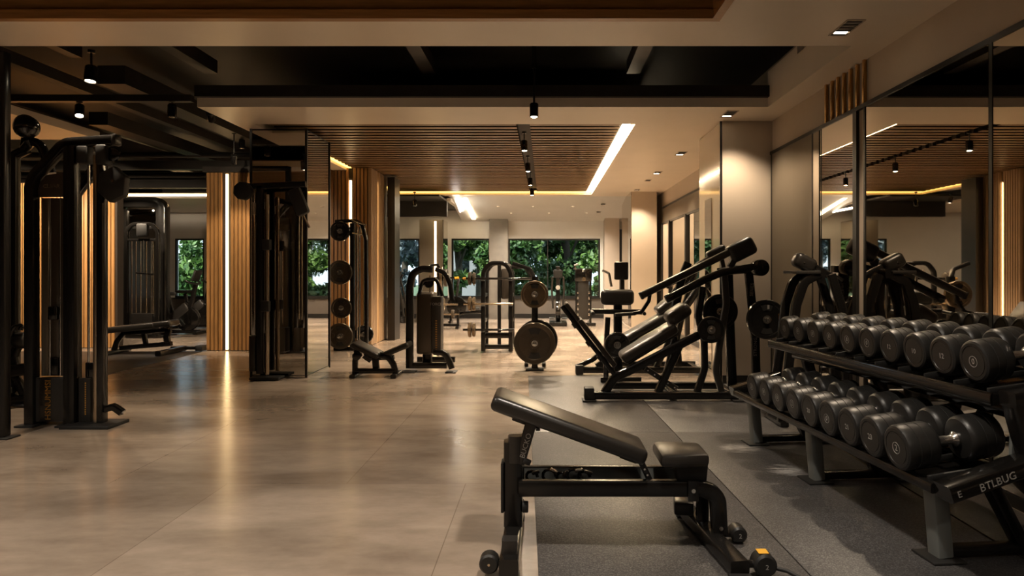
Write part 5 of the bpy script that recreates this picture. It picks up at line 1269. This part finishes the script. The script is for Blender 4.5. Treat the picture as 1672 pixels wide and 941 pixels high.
# ---- outside: daylight, lawn, trees, pale buildings
w = bpy.data.worlds.new('sky'); bpy.context.scene.world = w; w.use_nodes = True
nt = w.node_tree; bg = nt.nodes['Background']
bg.inputs['Color'].default_value = (.72, .84, 1, 1); bg.inputs['Strength'].default_value = 2.6
sun = bpy.data.lights.new('sun', 'SUN'); sun.energy = 8; sun.angle = .02; sun.color = (1, .93, .82)
so = bpy.data.objects.new('sun', sun); C.objects.link(so); so.rotation_euler = V((.35, .62, -.70)).to_track_quat('-Z', 'Y').to_euler()
struct(MB().span((-40, YB + .25, -.35), (40, 70, -.25)).build('ground', 'lawn'))
def tree(x, y, h, R, mat, n, label, name='leafy_tree', trunk=True, low=.2):
    rnd = random.Random(int(x * 100 + y * 7)); t = thing(name, label, 'tree', (x, y, -.25), 0, 'trees outside the windows')
    n = int(n * 1.7)
    if trunk:
        m = MB(); m.tube([(0, 0, 0), (.06, .03, h * .35), (-.04, .05, h * .62), (.03, 0, h * .9)], .13, .4, 10, side=Y3, scales=None)
        for k in range(5):
            a = rnd.random() * 6.28; z = h * (.35 + .1 * k)
            m.tube([(0, 0, z), (math.cos(a) * R * .5, math.sin(a) * R * .5, z + h * .18)], .045, 0, 8, side=Z3.cross(V((math.cos(a), math.sin(a), 0))))
        m.build('trunk', 'bark', t)
    bm = bmesh.new(); cl = []
    for k in range(26):
        a = rnd.random() * 6.28; zz = rnd.random() ** .8; rr = R * math.sqrt(max(.1, 1 - (2 * zz - 1) ** 2 * .8)) * rnd.uniform(.35, 1)
        cl.append((math.cos(a) * rr, math.sin(a) * rr, h * (low + (1 - low) * zz), R * rnd.uniform(.26, .46)))
    for k in range(n):
        cx, cy, cz, cr = cl[k % 26]
        d = V((rnd.gauss(0, 1), rnd.gauss(0, 1), rnd.gauss(0, .8))); d.normalize()
        c = V((cx, cy, cz)) + d * cr * rnd.uniform(.55, 1.05)
        u = V((rnd.gauss(0, 1), rnd.gauss(0, 1), rnd.gauss(0, 1))).normalized(); v = u.cross(V((rnd.gauss(0, 1), rnd.gauss(0, 1), 1))).normalized()
        L = rnd.uniform(.08, .17); wd = L * .42
        bm.faces.new([bm.verts.new(c - u * L), bm.verts.new(c + v * wd), bm.verts.new(c + u * L), bm.verts.new(c - v * wd)])
    me = bpy.data.meshes.new('crown'); bm.to_mesh(me); bm.free(); me.materials.append(MATS[mat])
    o = bpy.data.objects.new('crown', me); C.objects.link(o); o.parent = t
    return t
tree(-1.15, 22.0, 4.6, 1.05, 'leaf_green', 5200, 'bright green leafy tree at the pier side of the large window')
tree(.75, 24.3, 5.0, 1.15, 'leaf_deep', 5200, 'deep green tree in the middle of the large window')
tree(2.35, 22.2, 4.4, .95, 'leaf_green', 4600, 'light green tree behind the jamb of the large window')
tree(-.9, 33.5, 7.0, 2.1, 'leaf_deep', 5200, 'tall dark tree standing behind the other trees')
tree(5.4, 33.0, 7.0, 2.1, 'leaf_deep', 4000, 'second tall dark tree behind the jamb of the large window')
tree(-5.2, 22.6, 5.0, 1.25, 'leaf_blue', 7000, 'blue-grey tree outside the narrow window')
tree(-3.2, 25.0, 4.4, .95, 'leaf_green', 3200, 'green tree outside the window next to the bronze pier')
tree(-12.0, 24.0, 2.6, 1.2, 'leaf_green', 2600, 'small green tree outside the far window beyond the cable towers')
def shrub(x, y, R, h, label): tree(x, y, h, R, 'leaf_deep', 1500, label, 'garden_shrub', False, .05)
tree(-2.9, 29.6, 6.0, 1.5, 'leaf_deep', 6000, 'dense dark tree filling the gap behind the pier')
tree(1.5, 28.9, 6.4, 1.7, 'leaf_green', 7000, 'broad green tree rising behind the deep green one')
tree(-9.8, 27.4, 6.0, 1.4, 'leaf_deep', 4000, 'dark tree well behind the blue-grey one')
tree(-5.6, 27.0, 6.0, 1.3, 'leaf_blue', 6000, 'second blue-grey tree, farther out beyond the first one')
shrub(-.6, 20.6, .6, 1.0, 'low dark shrub under the pier side of the large window')
shrub(.8, 20.8, .6, .95, 'low dark shrub under the middle of the large window')
b = thing('garden_building', 'pale building outside the window next to the bronze pier', 'building', (-3.3, 36, -.25))
MB().span((-1.6, 0, 0), (1.6, 3, 3.6)).build('wall', 'far_render', b); MB().span((-1.8, -.2, 3.6), (1.8, 3.2, 3.8)).build('roof', 'duct_grey', b)
for k in range(3): MB().span((-1.2 + k * .9, -.02, 1.2), (-.7 + k * .9, .0, 2.4)).build('window', 'mirror_dark', b)

# things on the rubber mats stand on top of them
ON_MAT = {'adjustable_bench', 'dumbbell_rack', 'dumbbell', 'barbell_clip', 'lever_machine', 'lever_stand', 'incline_bench', 'seated_press_machine', 'flat_bench', 'leg_machine'}
for o in bpy.data.objects:
    if o.parent is None and (o.name.split('.')[0] in ON_MAT or o.get('group') in ('plates on the lever machines', 'plates on the seated press')): o.location.z += .0102

# ---- camera
cam = bpy.data.cameras.new('camera'); cam.sensor_width = 36; cam.lens = F / 1672 * 36
cam.shift_x = (836 - CX) / 1672; cam.shift_y = -(470.5 - CY) / 1672; cam.clip_start = .05; cam.clip_end = 200
co = bpy.data.objects.new('camera', cam); C.objects.link(co); co.location = (0, 0, EYE); co.rotation_euler = (PI / 2, 0, 0)
sc = bpy.context.scene; sc.camera = co
sc.view_settings.view_transform = 'Standard'; sc.view_settings.look = 'None'; sc.view_settings.gamma = 1; sc.view_settings.use_curve_mapping = False
sc.view_settings.exposure = 0.17
sc.cycles.max_bounces = 8; sc.cycles.diffuse_bounces = 3; sc.cycles.glossy_bounces = 5; sc.cycles.transparent_max_bounces = 8
sc.cycles.sample_clamp_indirect = 6; sc.cycles.caustics_reflective = False; sc.cycles.caustics_refractive = False
sc.cycles.use_denoising = True
